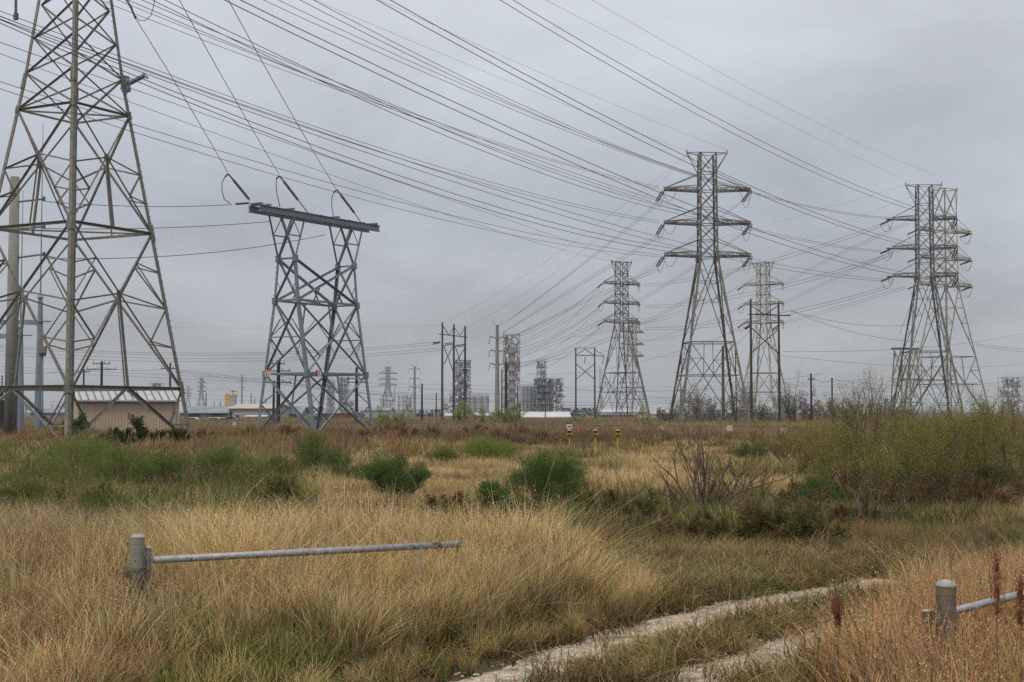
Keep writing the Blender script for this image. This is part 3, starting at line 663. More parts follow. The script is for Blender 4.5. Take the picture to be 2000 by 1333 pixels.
for i in range(3): wire((1172,560+42*i,398),(1000-20*i,700+22*i,700),5,('highest','middle','lowest')[i]+' of three hazy wires drooping behind the tall process tower',.04)
# three pole frame to the left, level
for i,(ya,yb) in enumerate(((669,675),(673,679),(680,686),(684,693))):
    wire((846+i*8,ya,313),(0,yb,300),2.0,('topmost','second','third','lowest')[i]+' of the four near-level wires leaving the three pole frame leftwards',.030,.05)
wire((858,636,313),(0,628,300),1,'lone thin wire running left from the top of the three pole frame',.014,.05,None,M['wire_thin'])
# three jumpers from the concrete pole to the portal
for i,(a,b_,mid) in enumerate((((88,394),(452,400),(300,404)),((88,447),(527,433),(300,446)),((88,505),(634,459),(400,495)))):
    wire((*a,124),(b_[0],b_[1],(149,153,160)[i]),mid,('topmost','middle','lowest')[i]+' of the three wires from the thick concrete pole to the portal beam',.032)
# drop wires
for i,(a,b_,mid,d) in enumerate((((445,338),(265,37),(350,175),147.5),((545,341),(350,0),(461,198),153.5),((656,369),(446,0),(500,99),162))):
    wire((*a,d),b_,mid,('leftmost','middle','rightmost')[i]+' of the three steep drop wires coming down to the portal beam',.034,(0,.25,.25)[i],(34.2,36,36)[i])
# steep guy by the dark right tower
wire((1797,545,266),(1757,652,266),.1,'steep short wire dropping from the dark right tower to the small tan portal',.03)
# distribution lines low over the horizon
lows=[((0,716,300),(1560,748,620),3),((0,722,300),(1560,756,620),3),((330,720,260),(1480,766,520),5),((330,724,260),(1480,772,520),5),((197,718,260),(0,727,240),.6),((197,718,260),(330,720,260),.5),
 ((0,748,420),(1330,775,700),4),((0,757,420),(1330,782,700),4),((400,760,500),(1700,740,620),4),((540,733,240),(1000,768,420),3),((540,742,240),(1000,775,420),3),((988,742,260),(1640,770,500),3),
 ((820,760,420),(1900,748,480),4),((700,770,520),(1900,765,600),4),((1528,687,250),(2050,640,420),2),((1528,695,250),(2050,705,420),2),((1530,750,400),(2050,742,420),2),((1626,742,260),(2050,730,330),2),((1585,738,260),(1626,742,265),.5),((1300,720,500),(1590,732,265),3)]
wl=['highest long wire over the tan building roof','long wire just under the highest one over the tan building','upper wire leaving the one-arm brown pole to the right','lower wire leaving the one-arm brown pole to the right','short wire from the crossarm pole to the left edge','short level wire between the two poles above the tan building',
 'long slack wire passing low across both left structures','long slack wire, lower of two, crossing behind the portal belt','level low wire running through the middle distance tower legs','upper wire leaving the loaded black pole behind the portal','lower wire leaving the loaded black pole behind the portal','wire leaving the thick black pole by the process tower',
 'low wire through the plant towards the right black poles','lowest hazy wire across the plant skyline','upper wire leaving the wooden two pole frame to the right edge','lower wire leaving the wooden two pole frame to the right edge','level wire behind the olive tower to the right edge','wire from the shorter right black pole to the right edge','short span between the two right black poles','slanting wire between the central tower legs and the right black poles']
for i,(a,b_,s) in enumerate(lows):
    wire(a,b_,s,'thin '+wl[i],.026,.03,None,None,'thin low wires above the skyline','distribution_line')
for i,(b_) in enumerate(((2060,684),(2060,690))):
    wire((1905,672+i*3,280),(b_[0],b_[1]+i*2,300),.3,('upper','lower')[i]+' wire leaving the tan tower out of the right edge',.028)
for i,b_ in enumerate(((1782,634),(1800,668))):
    wire((1545,607+i*1,250),(*b_,275),1.2,('upper','lower')[i]+' wire from the right end of the wooden two pole crossarm towards the dark tower',.028)
wire((1300,838,120),(1512,642,249),1.5,'slanting guy wire running up to the left of the two wooden poles',.028) if False else None
wire((1405,700,300),(1468,642,249),.4,'short dark wire slanting up from the lone grey pole to the wooden two pole frame',.04)

# ---------------------------------------------------------------- pole structures
def pole(b,p,q,r0,r1,n=10): return b.cyl(p,q,r0,r1,n)
def hframe(label,xs_,tops,d,dd,arm,arms_over,brz,m,name='wooden_pole_frame',topbar=None,upper_v=True,ins=None,cat='utility pole',r=.2):
    d0=d; rt=empty(name,G(xs_[0],d),0,label,cat); o=rt.location
    Q=lambda px,py,dd_: P(px,py,dd_)-o
    ds=[d+dd*i for i in range(len(xs_))]
    for x,t,q in zip(xs_,tops,ds):
        tp_=Q(x,t,q); pole(MB(),(tp_.x,tp_.y,-.3),tp_,r*1.15,r*.75).build('pole',m,rt)
    a0,a1=Q(arms_over[0],arm,ds[0]),Q(arms_over[1],arm+(arms_over[2] if len(arms_over)>2 else 0),ds[-1])
    for o_ in(-r*1.1,r*1.1): MB().bar(a0+Vector((0,o_,0)),a1+Vector((0,o_,0)),.14,.28,(0,0,1)).build('crossarm',m,rt)
    for p_,q_ in brz: MB().bar(Q(*p_[:2],ds[p_[2]]),Q(*q_[:2],ds[q_[2]]),.13,.13).build('brace',m,rt)
    if topbar: MB().bar(Q(topbar[0],topbar[1],ds[0]),Q(topbar[2],topbar[1],ds[-1]),.12,.12).build('top_bar',m,rt)
    for (a,b_) in(ins or []): MB().discs(Q(*a),Q(*b_),.15,9,.06,7).build('insulator_string',M['insul'],rt)
    return rt
hframe('three leg wooden pole frame with crossed bracing left of the tall process tower',(864,886.5,908.5),(630,634,637),313,4,653,(858,912,6),
 [((866,638,0),(876,654,1)),((886,640,1),(877,655,1)),((888,641,1),(898,656,1)),((908,640,2),(899,656,2)),
  ((866,674,0),(886,728,1)),((886,674,1),(867,712,0)),((888,674,1),(908,732,2)),((908,680,2),(888,712,1))],M['wood'],
 ins=[((845,669.5,312),(860,668,313)),((845,672,312),(860,670,313)),((868,672,316),(884,670,317)),((868,675,316),(884,673,317)),((891,675,320),(907,673,321)),((891,677,320),(907,676,321))],r=.26)
hframe('two leg wooden pole frame with X brace left of the middle distance tower',(1124.5,1161.5),(680,680),345,5,694,(1124,1181,2),
 [((1125,695,0),(1142,682,0)),((1142,682,0),(1161,695,1)),((1163,684,1),(1180,696,1)),((1126,712,0),(1161,741,1)),((1161,711,1),(1126,741,0))],M['wood'],topbar=(1120,680,1165),
 ins=[((1143,697,346),(1142,710,346)),((1179,697,349),(1177,712,349))],r=.21)
hframe('tall two leg wooden pole frame with wide crossarm standing before the olive tower',(1466,1520.5),(585,589),249,3,614,(1462,1544,3),
 [((1468,598,0),(1492,614,0)),((1494,615,0),(1519,598,1)),((1467,640,0),(1519,690,1)),((1520,644,1),(1467,690,0))],M['wood'],
 ins=[((1454,642,249),(1466,634,249.5)),((1455,644,249),(1467,637,249.5)),((1508,644,252),(1519,637,252)),((1509,647,252),(1520,640,252))],r=.24)
def lone(px,top,d,r,m,label,cat='utility pole',name='utility_pole',arms=(),armw=1.2,extra=None,r1=None):
    g=G(px,d); rt=empty(name,g,0,label,cat); t=P(px,top,d)-g; t.x=t.y=0
    pole(MB(),(0,0,-.4),t,r,r1 or r*.7).build('pole',m,rt)
    for ay,w in arms:
        z=(P(px,ay,d)-g).z; MB().box((0,-r,z),(w*2,.12,.14)).build('crossarm',m,rt)
        for k in(-1,1): MB().discs((k*w*.9,-r,z+.07),(k*w*.9,-r,z+.45),.1,3,.04,6).build('insulator',M['insul'],rt)
        MB().discs((w*.35,-r,z+.07),(w*.35,-r,z+.45),.1,3,.04,6).build('insulator',M['insul'],rt)
    return rt
def davit(px,top,d,r,label,arms,aw,m=None):
    m=m or M['concrete']; g=G(px,d); rt=empty('transmission_pole',g,0,label,'utility pole'); t=P(px,top,d)-g; t.x=t.y=0
    pole(MB(),(0,0,-.4),t,r,r*.55,12).build('pole',m,rt)
    for k in(-1,1): MB().bar(t-Vector((0,0,.5)),t+Vector((k*aw*.75,0,1.0)),.1,.1).build('top_arm',m,rt)
    for ay in arms:
        z=(P(px,ay,d)-g).z
        for k in(-1,1):
            MB().prism((0,0,z),(k*aw,0,z+.35),[(-.14,-.08),(.14,-.08),(.14,.08),(-.14,.08)]).build('davit_arm',m,rt)
            MB().discs((k*aw,0,z+.3),(k*aw*1.15,-.2,z-1.6) if k>0 else (k*aw*1.15,0,z-1.3),.11,6,.05,6).build('insulator_string',M['insul'],rt)
davit(971,635,330,.62,'tall pale concrete pole with short side arms left of the process tower',(661,687,713),1.7)
davit(809.5,716,520,.62,'smaller pale concrete pole with side arms left of the three leg frame',(722,741,757),1.9)
davit(472,733,900,.7,'slender far concrete pole above the pale warehouse',(745,758),2.3)
lone(988.5,708,255,.32,M['wood_black'],'thick black pole in front of the tall process tower')
lone(824,750,300,.24,M['wood_black'],'short dark pole between the pale pole and the three leg frame')
lone(1011,756,300,.2,M['wood'],'slim dark pole at the right foot of the tall process tower')
lone(1015.5,787,300,.2,M['wood'],'short stubby dark pole beside the white fabric building')
lone(980,722,330,.22,M['wood_grey'],'slim grey pole close behind the tall concrete pole')
lone(1065,774,330,.14,M['wood'],'thin short pole in front of the white fabric building')
lone(1413,676,240,.30,M['wood_grey'],'lone grey brown pole seen between the legs of the central tower')
lone(1330,753,300,.20,M['wood_black'],'short black pole inside the left leg of the central tower',arms=((764,.7),))
lone(1585,730,262,.22,M['wood_black'],'black pole above the shrubs, left of the two right of the wooden frame',arms=((742,.6),))
lone(1626,738,270,.20,M['wood_black'],'shorter black pole above the tall pale twigs on the right')
lone(852,768,420,.22,M['wood_black'],'short dark pole close to the left leg of the three leg frame')
lone(197,706,240,.28,M['wood_black'],'dark pole with crossarms seen above the tan building, inside the big tower',arms=((711,1.5),(722,2.6)))
lone(162,722,260,.22,M['wood_black'],'smaller dark pole left of the crossarm pole above the tan building',arms=((727,1.2),))
lone(331,709,245,.25,M['wood'],'brown pole with one crossarm behind the right end of the tan building',arms=((720,1.6),))
rtp=lone(543,704,215,.36,M['wood_black'],'black pole loaded with crossarms seen through the left of the portal',arms=((711,1.0),(725,1.9),(747,2.0)))
lone(534,744,225,.24,M['wood_black'],'thinner black pole beside the loaded one seen through the portal')
lone(696,718,230,.30,M['wood_black'],'black pole seen through the right of the portal',arms=((740,1.4),(747,1.6)))
lone(402,768,500,.25,M['wood_grey'],'short grey pole before the grey warehouse')
for px,tp in((240,775),(430,784),(418,784),(490,768),(497,778),(512,776),(518,778)): lone(px,tp,520,.22,M['wood_grey'],{240:'small grey pole behind the tan building',430:'taller of two small grey poles over the grey warehouse',418:'shorter of two small grey poles over the grey warehouse',490:'tallest small grey pole over the pale warehouse roof',497:'small grey pole right beside the tallest over the pale warehouse',512:'small grey pole over the right half of the pale warehouse roof',518:'small grey pole at the right end of the pale warehouse roof'}[px])
# substation poles at the far left
g=G(20,124); rt=empty('concrete_pole',g,0,'very thick pale concrete pole at the left edge behind the big tower','utility pole')
MB().cyl((0,0,-.4),Vector((0,0,(P(26,346,124)-g).z)),.58,.40,18).build('pole',M['concrete'],rt,True)
for i,(y0,y1) in enumerate(((395,389),(448,443),(504,497))):
    a=P(33,y0,124)-g; b_=P(86,y1,124)-g
    MB().box(a,(.28,.4,.7)).build('bracket',M['poleblue'],rt); MB().discs(a,b_,.12,20,.05,8).build('post_insulator',M['insul_pale'],rt)
    MB().box(b_,(.2,.2,.4)).build('line_clamp',M['insul'],rt)
for px,py in((24,420),(25,480),(21,560)): MB().cyl(P(px,py,123.4)-g,P(px,py,123.2)-g,.04,.04,6).build('bolt',M['insul'],rt)
for px,top,mast,w,d,lab in((75,582,242,.55,150,'blue grey tapered steel pole with tall lightning mast left of the tower leg'),(36,640,372,.6,146,'blue grey steel pole with lightning mast behind the thick concrete pole')):
    g=G(px,d); rt=empty('steel_pole',g,0,lab,'utility pole'); t=P(px+4,top,d)-g
    MB().cyl((0,0,-.3),t,w*1.0,w*.42,12).build('pole',M['poleblue'],rt); MB().cyl(t,t+Vector((0,0,.3)),.42,.2,12).build('cap',M['poleblue'],rt)
    MB().cyl(t,P(px+9,mast,d)-g,.09,.03,6).build('lightning_mast',M['poleblue'],rt)
    zb=(P(px,630 if px>50 else 657,d)-g).z
    MB().box((-4.6 if px>50 else -3.8,0,zb),(8.2 if px>50 else 6.8,.35,.5)).build('beam',M['poleblue'],rt)
    MB().box((.3,0,zb+.1),(1.6,.9,.08)).build('bracket_plate',M['poleblue'],rt)
    if px>50:
        c=P(83,683,149)-g
        MB().box(c,(.75,.6,.75)).build('equipment_box',M['insul_pale'],rt); MB().cyl(c+Vector((0,0,-.7)),c+Vector((0,0,-.37)),.35,.42,10).build('equipment_base',M['insul'],rt)
        MB().discs(c+Vector((0,0,.4)),c+Vector((-.1,0,2.3)),.16,7,.06,8).build('bushing',M['insul_pale'],rt)
        MB().cyl(P(83,690,149.3)-g,P(82,800,149.3)-g,.11,.11,8).build('conduit',M['galv'],rt)
g=G(2,150); rt=empty('transformer',g,0,'dark substation apparatus with bushings cut by the left edge','substation equipment')
MB().box((0,0,2.0),(1.6,1.6,4.0)).build('tank',M['black'],rt)
for k in(-.5,0,.5): MB().discs((k,0,4.0),(k*1.2,0,6.6),.14,8,.05,8).build('bushing',M['insul'],rt)
MB().box((0,-.9,4.9),(1.0,.1,1.2)).build('panel',M['bluetarp'],rt)

# ---------------------------------------------------------------- tan building
def tan_building():
    d=139.5; A_=PZ(150,0,d); B_=PZ(349,0,143.5)
    L=(B_-A_).length; ang=math.atan2(B_.y-A_.y,B_.x-A_.x); D=7.0
    z0=-.25; eave=H-(781-HOR)*d/F; ridge=H-(766.5-HOR)*(d+3.5)/F+.55
    rt=empty('metal_building',(A_.x,A_.y,z0),ang,'small tan corrugated metal building with white ribbed roof behind the big tower','building')
    he=eave-z0; hr=ridge-z0
    b=MB(); b.add([(0,0,0),(L,0,0),(L,D,0),(0,D,0),(0,0,he),(L,0,he),(L,D,he),(0,D,he),(0,D/2,hr-.08),(L,D/2,hr-.08)],[(0,1,5,4),(1,2,6,9,5),(2,3,7,6),(3,0,4,8,7)])
    b.build('wall',M['tan'],rt)
    n=int(L/.3)
    rib=None
    for i in range(n):
        x=.15+i*(L-.3)/(n-1)
        if rib is None:
            o=MB().box((0,0,he/2),(.06,.05,he-.05)).build('rib',M['tan'],rt); rib=o; o.location=(x,-.02,0)
        else:
            o=rib.copy(); COL.objects.link(o); o.parent=rt; o.location=(x,-.02,0)
    rm=MB()
    for s_,y0,y1 in((0,-.35,D/2),(1,D+.35,D/2)):
        rm.add([(-.45,y0,he-.02),(L+.45,y0,he-.02),(L+.45,y1,hr),(-.45,y1,hr),(-.45,y0,he-.12),(L+.45,y0,he-.12),(L+.45,y1,hr-.1),(-.45,y1,hr-.1)],[(0,1,2,3),(4,7,6,5),(0,4,5,1),(1,5,6,2),(3,7,4,0)])
    rm.build('roof',M['white_roof'],rt)
    k=int(L/.62); sl=(hr-he)/(D/2+.35)
    first=None
    for i in range(k+1):
        x=-.4+i*(L+.8)/k
        if first is None:
            first=MB().bar((0,-.33,he+.045),(0,D/2,hr+.065),.06,.09).build('roof_seam',M['seam'],rt); first.location=(x,0,0)
        else: o=first.copy(); COL.objects.link(o); o.parent=rt; o.location=(x,0,0)
    MB().box((L/2,-.42,he-.1),(L+.9,.14,.16)).build('gutter',M['white_roof'],rt)
    MB().bar((-.47,-.35,he-.05),(-.47,D/2,hr-.02),.05,.2,(0,0,1)).build('rake_trim',M['white'],rt)
    for x in(.35,L-.45): MB().box((x,-.13,he/2-.1),(.1,.1,he-.25)).build('downpipe',M['white_roof'],rt)
tan_building()

# ---------------------------------------------------------------- far buildings
def shed(label,x0,x1,top,eave,d,D,wm,rm_,base=None,name='warehouse',cat='building',openings=(),skew=0):
    a=G(x0,d); b_=G(x1,d); w=b_.x-a.x; z0=a.z
    rt=empty(name,a,skew,label,cat); he=(P(x0,eave,d)-a).z; hr=(P(x0,top,d+D/2)-a).z
    MB().add([(0,0,0),(w,0,0),(w,D,0),(0,D,0),(0,0,he),(w,0,he),(w,D,he),(0,D,he),(0,D/2,hr-.15),(w,D/2,hr-.15)],[(0,1,5,4),(1,2,6,9,5),(2,3,7,6),(3,0,4,8,7)]).build('wall',wm,rt)
    r=MB()
    for y0,y1 in((-.6,D/2),(D+.6,D/2)): r.add([(-.6,y0,he),(w+.6,y0,he),(w+.6,y1,hr),(-.6,y1,hr),(-.6,y0,he-.25),(w+.6,y0,he-.25),(w+.6,y1,hr-.25),(-.6,y1,hr-.25)],[(0,1,2,3),(4,7,6,5),(0,4,5,1),(1,5,6,2),(3,7,4,0)])
    r.build('roof',rm_,rt)
    for (ox0,ox1,oy0,oy1,mm_,nm) in openings:
        p=P(ox0,oy1,d)-a; q=P(ox1,oy0,d)-a
        MB().box(((p.x+q.x)/2,-.1,(p.z+q.z)/2),(abs(q.x-p.x),.3,abs(q.z-p.z))).build(nm,mm_,rt)
    n=int(w/2.2)
    for i in range(min(n,60)):
        MB().box((w*(i+.5)/n,-.06,he/2),(.18,.12,he-.1)).build('wall_seam',wm,rt)
    return rt
shed('long low grey warehouse with a dark open front right of the big tower',352,447,793.5,806.5,430,40,M['greymetal'],M['greymetal'],openings=[(366,391,807,817,M['darkopen'],'bay'),(402,414,807,816,M['bluetarp'],'bay'),(415.5,440,807,817,M['darkopen'],'bay')])
shed('pale metal warehouse with a tan roof seen left of the portal',447,533,789.5,797.5,410,34,M['palewall'],M['tanroof'],openings=[(448,453,804,818,M['darkopen'],'doorway'),(461,467,811,818,M['darkopen'],'doorway')])
shed('white lean-to canopy with a dark bay in front of the pale warehouse',481,517,811,813.5,395,8,M['darkopen'],M['white_roof'],name='canopy')
shed('small blue grey shed seen through the left of the portal',533,585,794,808,440,22,M['greymetal'],M['greymetal'],openings=[(547,548,809,822,M['white'],'post'),(550,553,810,822,M['darkopen'],'doorway')])
shed('white fabric hall with a pointed roof at the foot of the silos',1020,1112,804.5,815,420,26,M['whitefab'],M['whitefab'],name='fabric_hall',openings=[(1084,1090,822,827,M['darkopen'],'doorway'),(1097,1100,823,827,M['darkopen'],'doorway')])
shed('long white low plant hall behind the middle distance tower',1165,1262,800,806,700,30,M['whitefab'],M['white_roof'],name='plant_hall',openings=[(1175,1200,808,812,M['darkopen'],'bay'),(1205,1216,807,811,M['greymetal'],'bay'),(1222,1245,808,813,M['darkopen'],'bay')])
shed('long white low hall behind the bare brush left of the central tower',1245,1312,804,809,760,30,M['whitefab'],M['tanroof'],name='plant_hall')
shed('low pale plant building behind the yellow green trees',870,960,807,812,600,24,M['whitefab'],M['white_roof'],name='plant_hall')
shed('low grey building on the skyline right of the portal',712,760,797,802,800,30,M['palewall'],M['greymetal'],name='plant_hall')
shed('grey warehouse roofline behind the tan building and tower legs',60,150,798,806,500,30,M['greymetal'],M['greymetal'])
g=G(620,380); rt=empty('freight_container',g,0,'long rust red row of freight containers behind the portal','container')
for i in range(3): MB().box((2+i*4.1,0,1.25),(4.0,2.5,2.5)).build('container_body',M['rustred'],rt)
MB().box((6.1,-1.3,2.5),(12.3,.15,.2)).build('top_rail',M['rust'],rt)
# yellow silo loading rig
g=G(455,560); rt=empty('loading_rig',g,0,'yellow steel loading rig beside a pale storage bin above the warehouses','plant equipment')
q=lambda px,py:(P(px,py,560)-g)
for px in(449,455): MB().box((q(px,0).x,0,q(0,779).z*.5),(.9,.9,q(0,762).z)).build('column',M['craneyellow'],rt)
for py in(765,772): MB().bar(q(448,py),q(465,py),.6,.5).build('arm',M['craneyellow'],rt)
MB().box((q(462,0).x,0,q(0,788).z),(2.6,2.4,6.5)).build('bin',M['palewall'],rt); MB().box((q(463,0).x,0,q(0,763).z-1.4),(.5,.5,2.8)).build('arm_post',M['craneyellow'],rt)
for k in range(5): MB().box((q(452,0).x,-.5,q(0,790-5*k).z),(1.4,.2,.25)).build('ladder_rung',M['craneyellow'],rt)

def silo_bank(label,x0,x1,top,n,d,label_name='silo_bank',rows=2):
    g=G(x0,d); w=(x1-x0)*d/F; r=w/n/2; h=(P(0,top,d)-g).z; rt=empty(label_name,g,0,label,'silos')
    for j in range(rows):
        for i in range(n):
            c=Vector((r+i*2*r,j*2*r,0)); MB().cyl(c,c+Vector((0,0,h)),r*.95,r*.95,14).build('silo',M['silo'],rt,False)
            MB().cyl(c+Vector((0,0,h)),c+Vector((0,0,h+r*.35)),r*.95,r*.15,14).build('silo_cap',M['silo'],rt)
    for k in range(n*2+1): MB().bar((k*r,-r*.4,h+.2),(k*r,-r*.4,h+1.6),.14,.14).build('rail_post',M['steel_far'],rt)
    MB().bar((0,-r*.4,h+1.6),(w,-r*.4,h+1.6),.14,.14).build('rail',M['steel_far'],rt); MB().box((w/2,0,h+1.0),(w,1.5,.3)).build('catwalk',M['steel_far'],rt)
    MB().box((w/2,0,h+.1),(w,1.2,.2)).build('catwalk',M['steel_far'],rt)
silo_bank('bank of three fat grey silos right of the three leg pole frame',916,955,774,3,900)
silo_bank('bank of slim grey silos between the two process towers',1016,1048,756,4,930)
silo_bank('large grey silos enclosed by the stepped process structure',1050,1082,754,3,935)
silo_bank('pair of small grey silos below the far lattice tower right of the portal',742,757,779,2,1100)

def process(label,x0,x1,top,d,nf,nb,steps=None,vessels=(),dep=None,seed=1,red=None,shell=None,dens=1.0,decks=True):
    rr=random.Random(seed); g=G(x0,d); w=(x1-x0)*d/F; h=(P(0,top,d)-g).z; D=dep or w*.8
    rt=empty('process_structure',g,R(rr.uniform(-6,6)),label,'industrial plant')
    fh=h/nf; th=max(.22,.9*d/F*.6)
    bx=lambda i:w*i/nb
    cut=lambda x,z: steps is None or z<=h*np.interp(x/w,*steps)+.1
    for i in range(nb+1):
        hh=h if steps is None else h*float(np.interp(bx(i)/w,*steps))
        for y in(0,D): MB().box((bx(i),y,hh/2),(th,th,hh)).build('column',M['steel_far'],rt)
    for k in range(1,nf+1):
        z=fh*k
        xs2=[bx(i) for i in range(nb+1) if cut(bx(i),z)]
        if len(xs2)<2: continue
        a,b_=xs2[0],xs2[-1]
        if decks: MB().box(((a+b_)/2,D/2,z),(b_-a+1.0,D+1.0,.22)).build('deck',M['steel_far'],rt)
        rl=MB()
        for y in(-.5,): 
            rl.bar((a-.5,y,z+1.1),(b_+.5,y,z+1.1),.12,.12)
            q=a-.5
            while q<=b_+.5: rl.bar((q,y,z),(q,y,z+1.1),.1,.1); q+=1.5
        rl.build('railing',M['steel_far'],rt)
        for i in range(len(xs2)-1):
            if rr.random()<.75:
                p1,p2=((xs2[i],-.05,z-fh),(xs2[i+1],-.05,z)); 
                if rr.random()<.5: p1,p2=((xs2[i+1],-.05,z-fh),(xs2[i],-.05,z))
                MB().bar(p1,p2,th*.7,th*.7).build('brace',M['steel_far'],rt)
            # machinery clutter
            for _ in range(int(5*dens)):
                x=rr.uniform(xs2[i],xs2[i+1]); y=rr.uniform(.3,D*.8); zz=z-fh+.1; r=rr.uniform(.3,.9); t=rr.random()
                if t<.45: MB().cyl((x,y,zz),(x,y,zz+fh*rr.uniform(.4,.95)),r,r,8).build('vessel',M['silo'] if rr.random()<.7 else M['palewall'],rt)
                elif t<.8: MB().cyl((x-r*2,y,zz+rr.uniform(.5,fh*.8)),(x+r*2.2,y,zz+rr.uniform(.5,fh*.8)),r*.35,r*.35,6).build('pipe',M['silo'],rt)
                else: MB().box((x,y,zz+.8),(r*2,r*1.4,1.6)).build('equipment_box',M['palewall'] if rr.random()<.6 else M['steel_far'],rt)
    for (vx0,vx1,vt,mm_) in vessels:
        c=Vector(((vx0+vx1)/2*w,D*.45,0)); r=(vx1-vx0)/2*w; MB().cyl(c,c+Vector((0,0,h*vt)),r,r,14).dome(c+Vector((0,0,h*vt)),r,r*.5,12,3).build('column_vessel',mm_,rt)
    if red:
        for (rx,a,b_) in red: MB().cyl((rx*w,-.9,h*a),(rx*w,-.9,h*b_),.45,.45,7).build('riser_pipe',M['redpipe'],rt)
    # side pipe loops
    return rt
process('tall slender process tower with a red riser pipe, highest structure of the plant',983,1014,654,900,9,2,vessels=((.3,.75,.83,M['silo']),),red=((.9,.35,.86),),seed=3,dens=1.6)
process('dense lattice framed process block behind the three leg pole frame',888,917,704,860,8,3,vessels=((.2,.45,.8,M['palewall']),(.55,.8,.62,M['silo'])),seed=4,dens=1.8)
process('sloping steel framework left of the dense process block',868,890,744,850,5,2,seed=5,steps=((0,1),(.5,1)),dens=1.6)
process('stepped process structure over the large silos',1046,1100,740,915,6,5,seed=6,dens=1.5)
process('narrow framed head tower on top of the stepped process structure',1049,1066,706,925,8,2,seed=8,dens=1.6)
process('pair of hazy grey process towers seen through the portal, left one',637,652,742,1150,6,2,vessels=((.1,.4,.97,M['silo']),(.5,.9,.92,M['silo'])),seed=9,dens=1.3)
process('pair of hazy grey process towers seen through the portal, right one',661,680,738,1150,6,2,vessels=((.1,.4,.99,M['silo']),(.5,.9,.94,M['silo'])),seed=10,dens=1.3)
process('small column structure far right of the portal leg',683,690,783,1150,3,1,seed=11,red=((.6,.2,1.0),))
process('distant process block on the skyline at the right edge',1961,1999,738,900,4,4,seed=12,dens=1.2)
process('tiny process block on the skyline above the tan building',293,314,749,1400,4,3,seed=13,vessels=((.3,.5,1,M['silo']),(.6,.85,.97,M['silo'])))
process('low jumble of pipe racks right of the stepped structure',1096,1166,797,700,2,9,seed=14,dens=1.5)
process('low pipe rack and equipment in front of the plant halls',1168,1250,811,560,2,10,seed=15,dens=1.2)
process('low pipe rack left of the three leg pole frame',700,862,800,900,2,12,seed=16,dens=1.0)
process('small substation framework between the far towers',778,802,772,600,2,3,seed=17,dens=.4,decks=False)
process('low equipment yard behind the tan building',100,150,790,560,2,4,seed=18,dens=.8,decks=False)
process('low equipment yard behind the thick concrete pole',0,60,785,560,2,5,seed=19,dens=.8,decks=False)
# thin stacks
def stack(px,top,d,r,label,fl=False):
    g=G(px,d); rt=empty('stack',g,0,label,'stack'); t=P(px,top,d)-g; t.x=t.y=0
    MB().cyl((0,0,0),t,r,r*.6,8).build('shaft',M['silo'],rt); MB().box(t*.6,(r*3,r*3,.3)).build('platform',M['steel_far'],rt)
    if fl: MB().dome(t,1.1,1.3,8,3).dome(t+Vector((1.3,0,.3)),.9,1.4,8,3).dome(t+Vector((2.3,0,.2)),.6,.8,8,3).build('flame',M['flame'],rt)
stack(630,728,1200,.5,'thin flare stack with a small orange flame beside the portal leg',True)
stack(1172,716,800,.5,'slim hazy stack left of the middle distance tower'); stack(1176,722,800,.4,'shorter slim hazy stack left of the middle distance tower')
stack(770,758,1000,.7,'slim column right of the small far lattice tower')
# vehicles by the sheds
def vehicle(px,d,L,h,m,label,name,rz=0):
    g=G(px,d); rt=empty(name,g,rz,label,'car' if name!='truck' else 'truck')
    b=MB(); prof=[(0,.35),(L,.35),(L,h*.55),(L*.93,h*.6),(L*.72,h),(L*.3,h),(L*.14,h*.6),(0,h*.55)]
    vs=[(x,0,z) for x,z in prof]+[(x,1.8,z) for x,z in prof]; n=len(prof)
    b.add(vs,[tuple(range(n))]+[tuple(range(n,2*n))[::-1]]+[(i,n+i,n+(i+1)%n,(i+1)%n) for i in range(n)]); b.build('body',m,rt)
    MB().add([(L*.2,-.01,h*.62),(L*.84,-.01,h*.62),(L*.7,-.01,h*.93),(L*.32,-.01,h*.93)],[(0,1,2,3)]).build('side_window',M['glass'],rt)
    for x in(L*.2,L*.8):
        for y in(-.02,1.6): MB().cyl((x,y,.33),(x,y+.22,.33),.34,.34,12).build('wheel',M['tyre'],rt)
for px,L,m_,lab in((353,4.6,'carwhite','white van body showing beside the tan building corner'),(396,4.8,'carwhite','white pickup parked before the grey warehouse'),(419,4.4,'carwhite','white sedan parked before the grey warehouse, right of the pickup'),(431,4.2,'cardark','dark sedan parked by the corner of the grey warehouse')):
    vehicle(px,330,L,1.75,M[m_],lab,'parked_car')
vehicle(595,300,4.6,2.1,M['cardark'],'dark truck cab with orange markings seen through the portal','truck')
b_=P(603,822,240); rt=empty('traffic_barrel',(b_.x,b_.y,-.4),0,'orange work barrel beside the dark truck beyond the portal','barrel'); MB().cyl((0,0,0),(0,0,1.3),.45,.35,12).build('drum',M['orange'],rt); MB().cyl((0,0,.7),(0,0,.85),.42,.41,12).build('band',M['white'],rt)

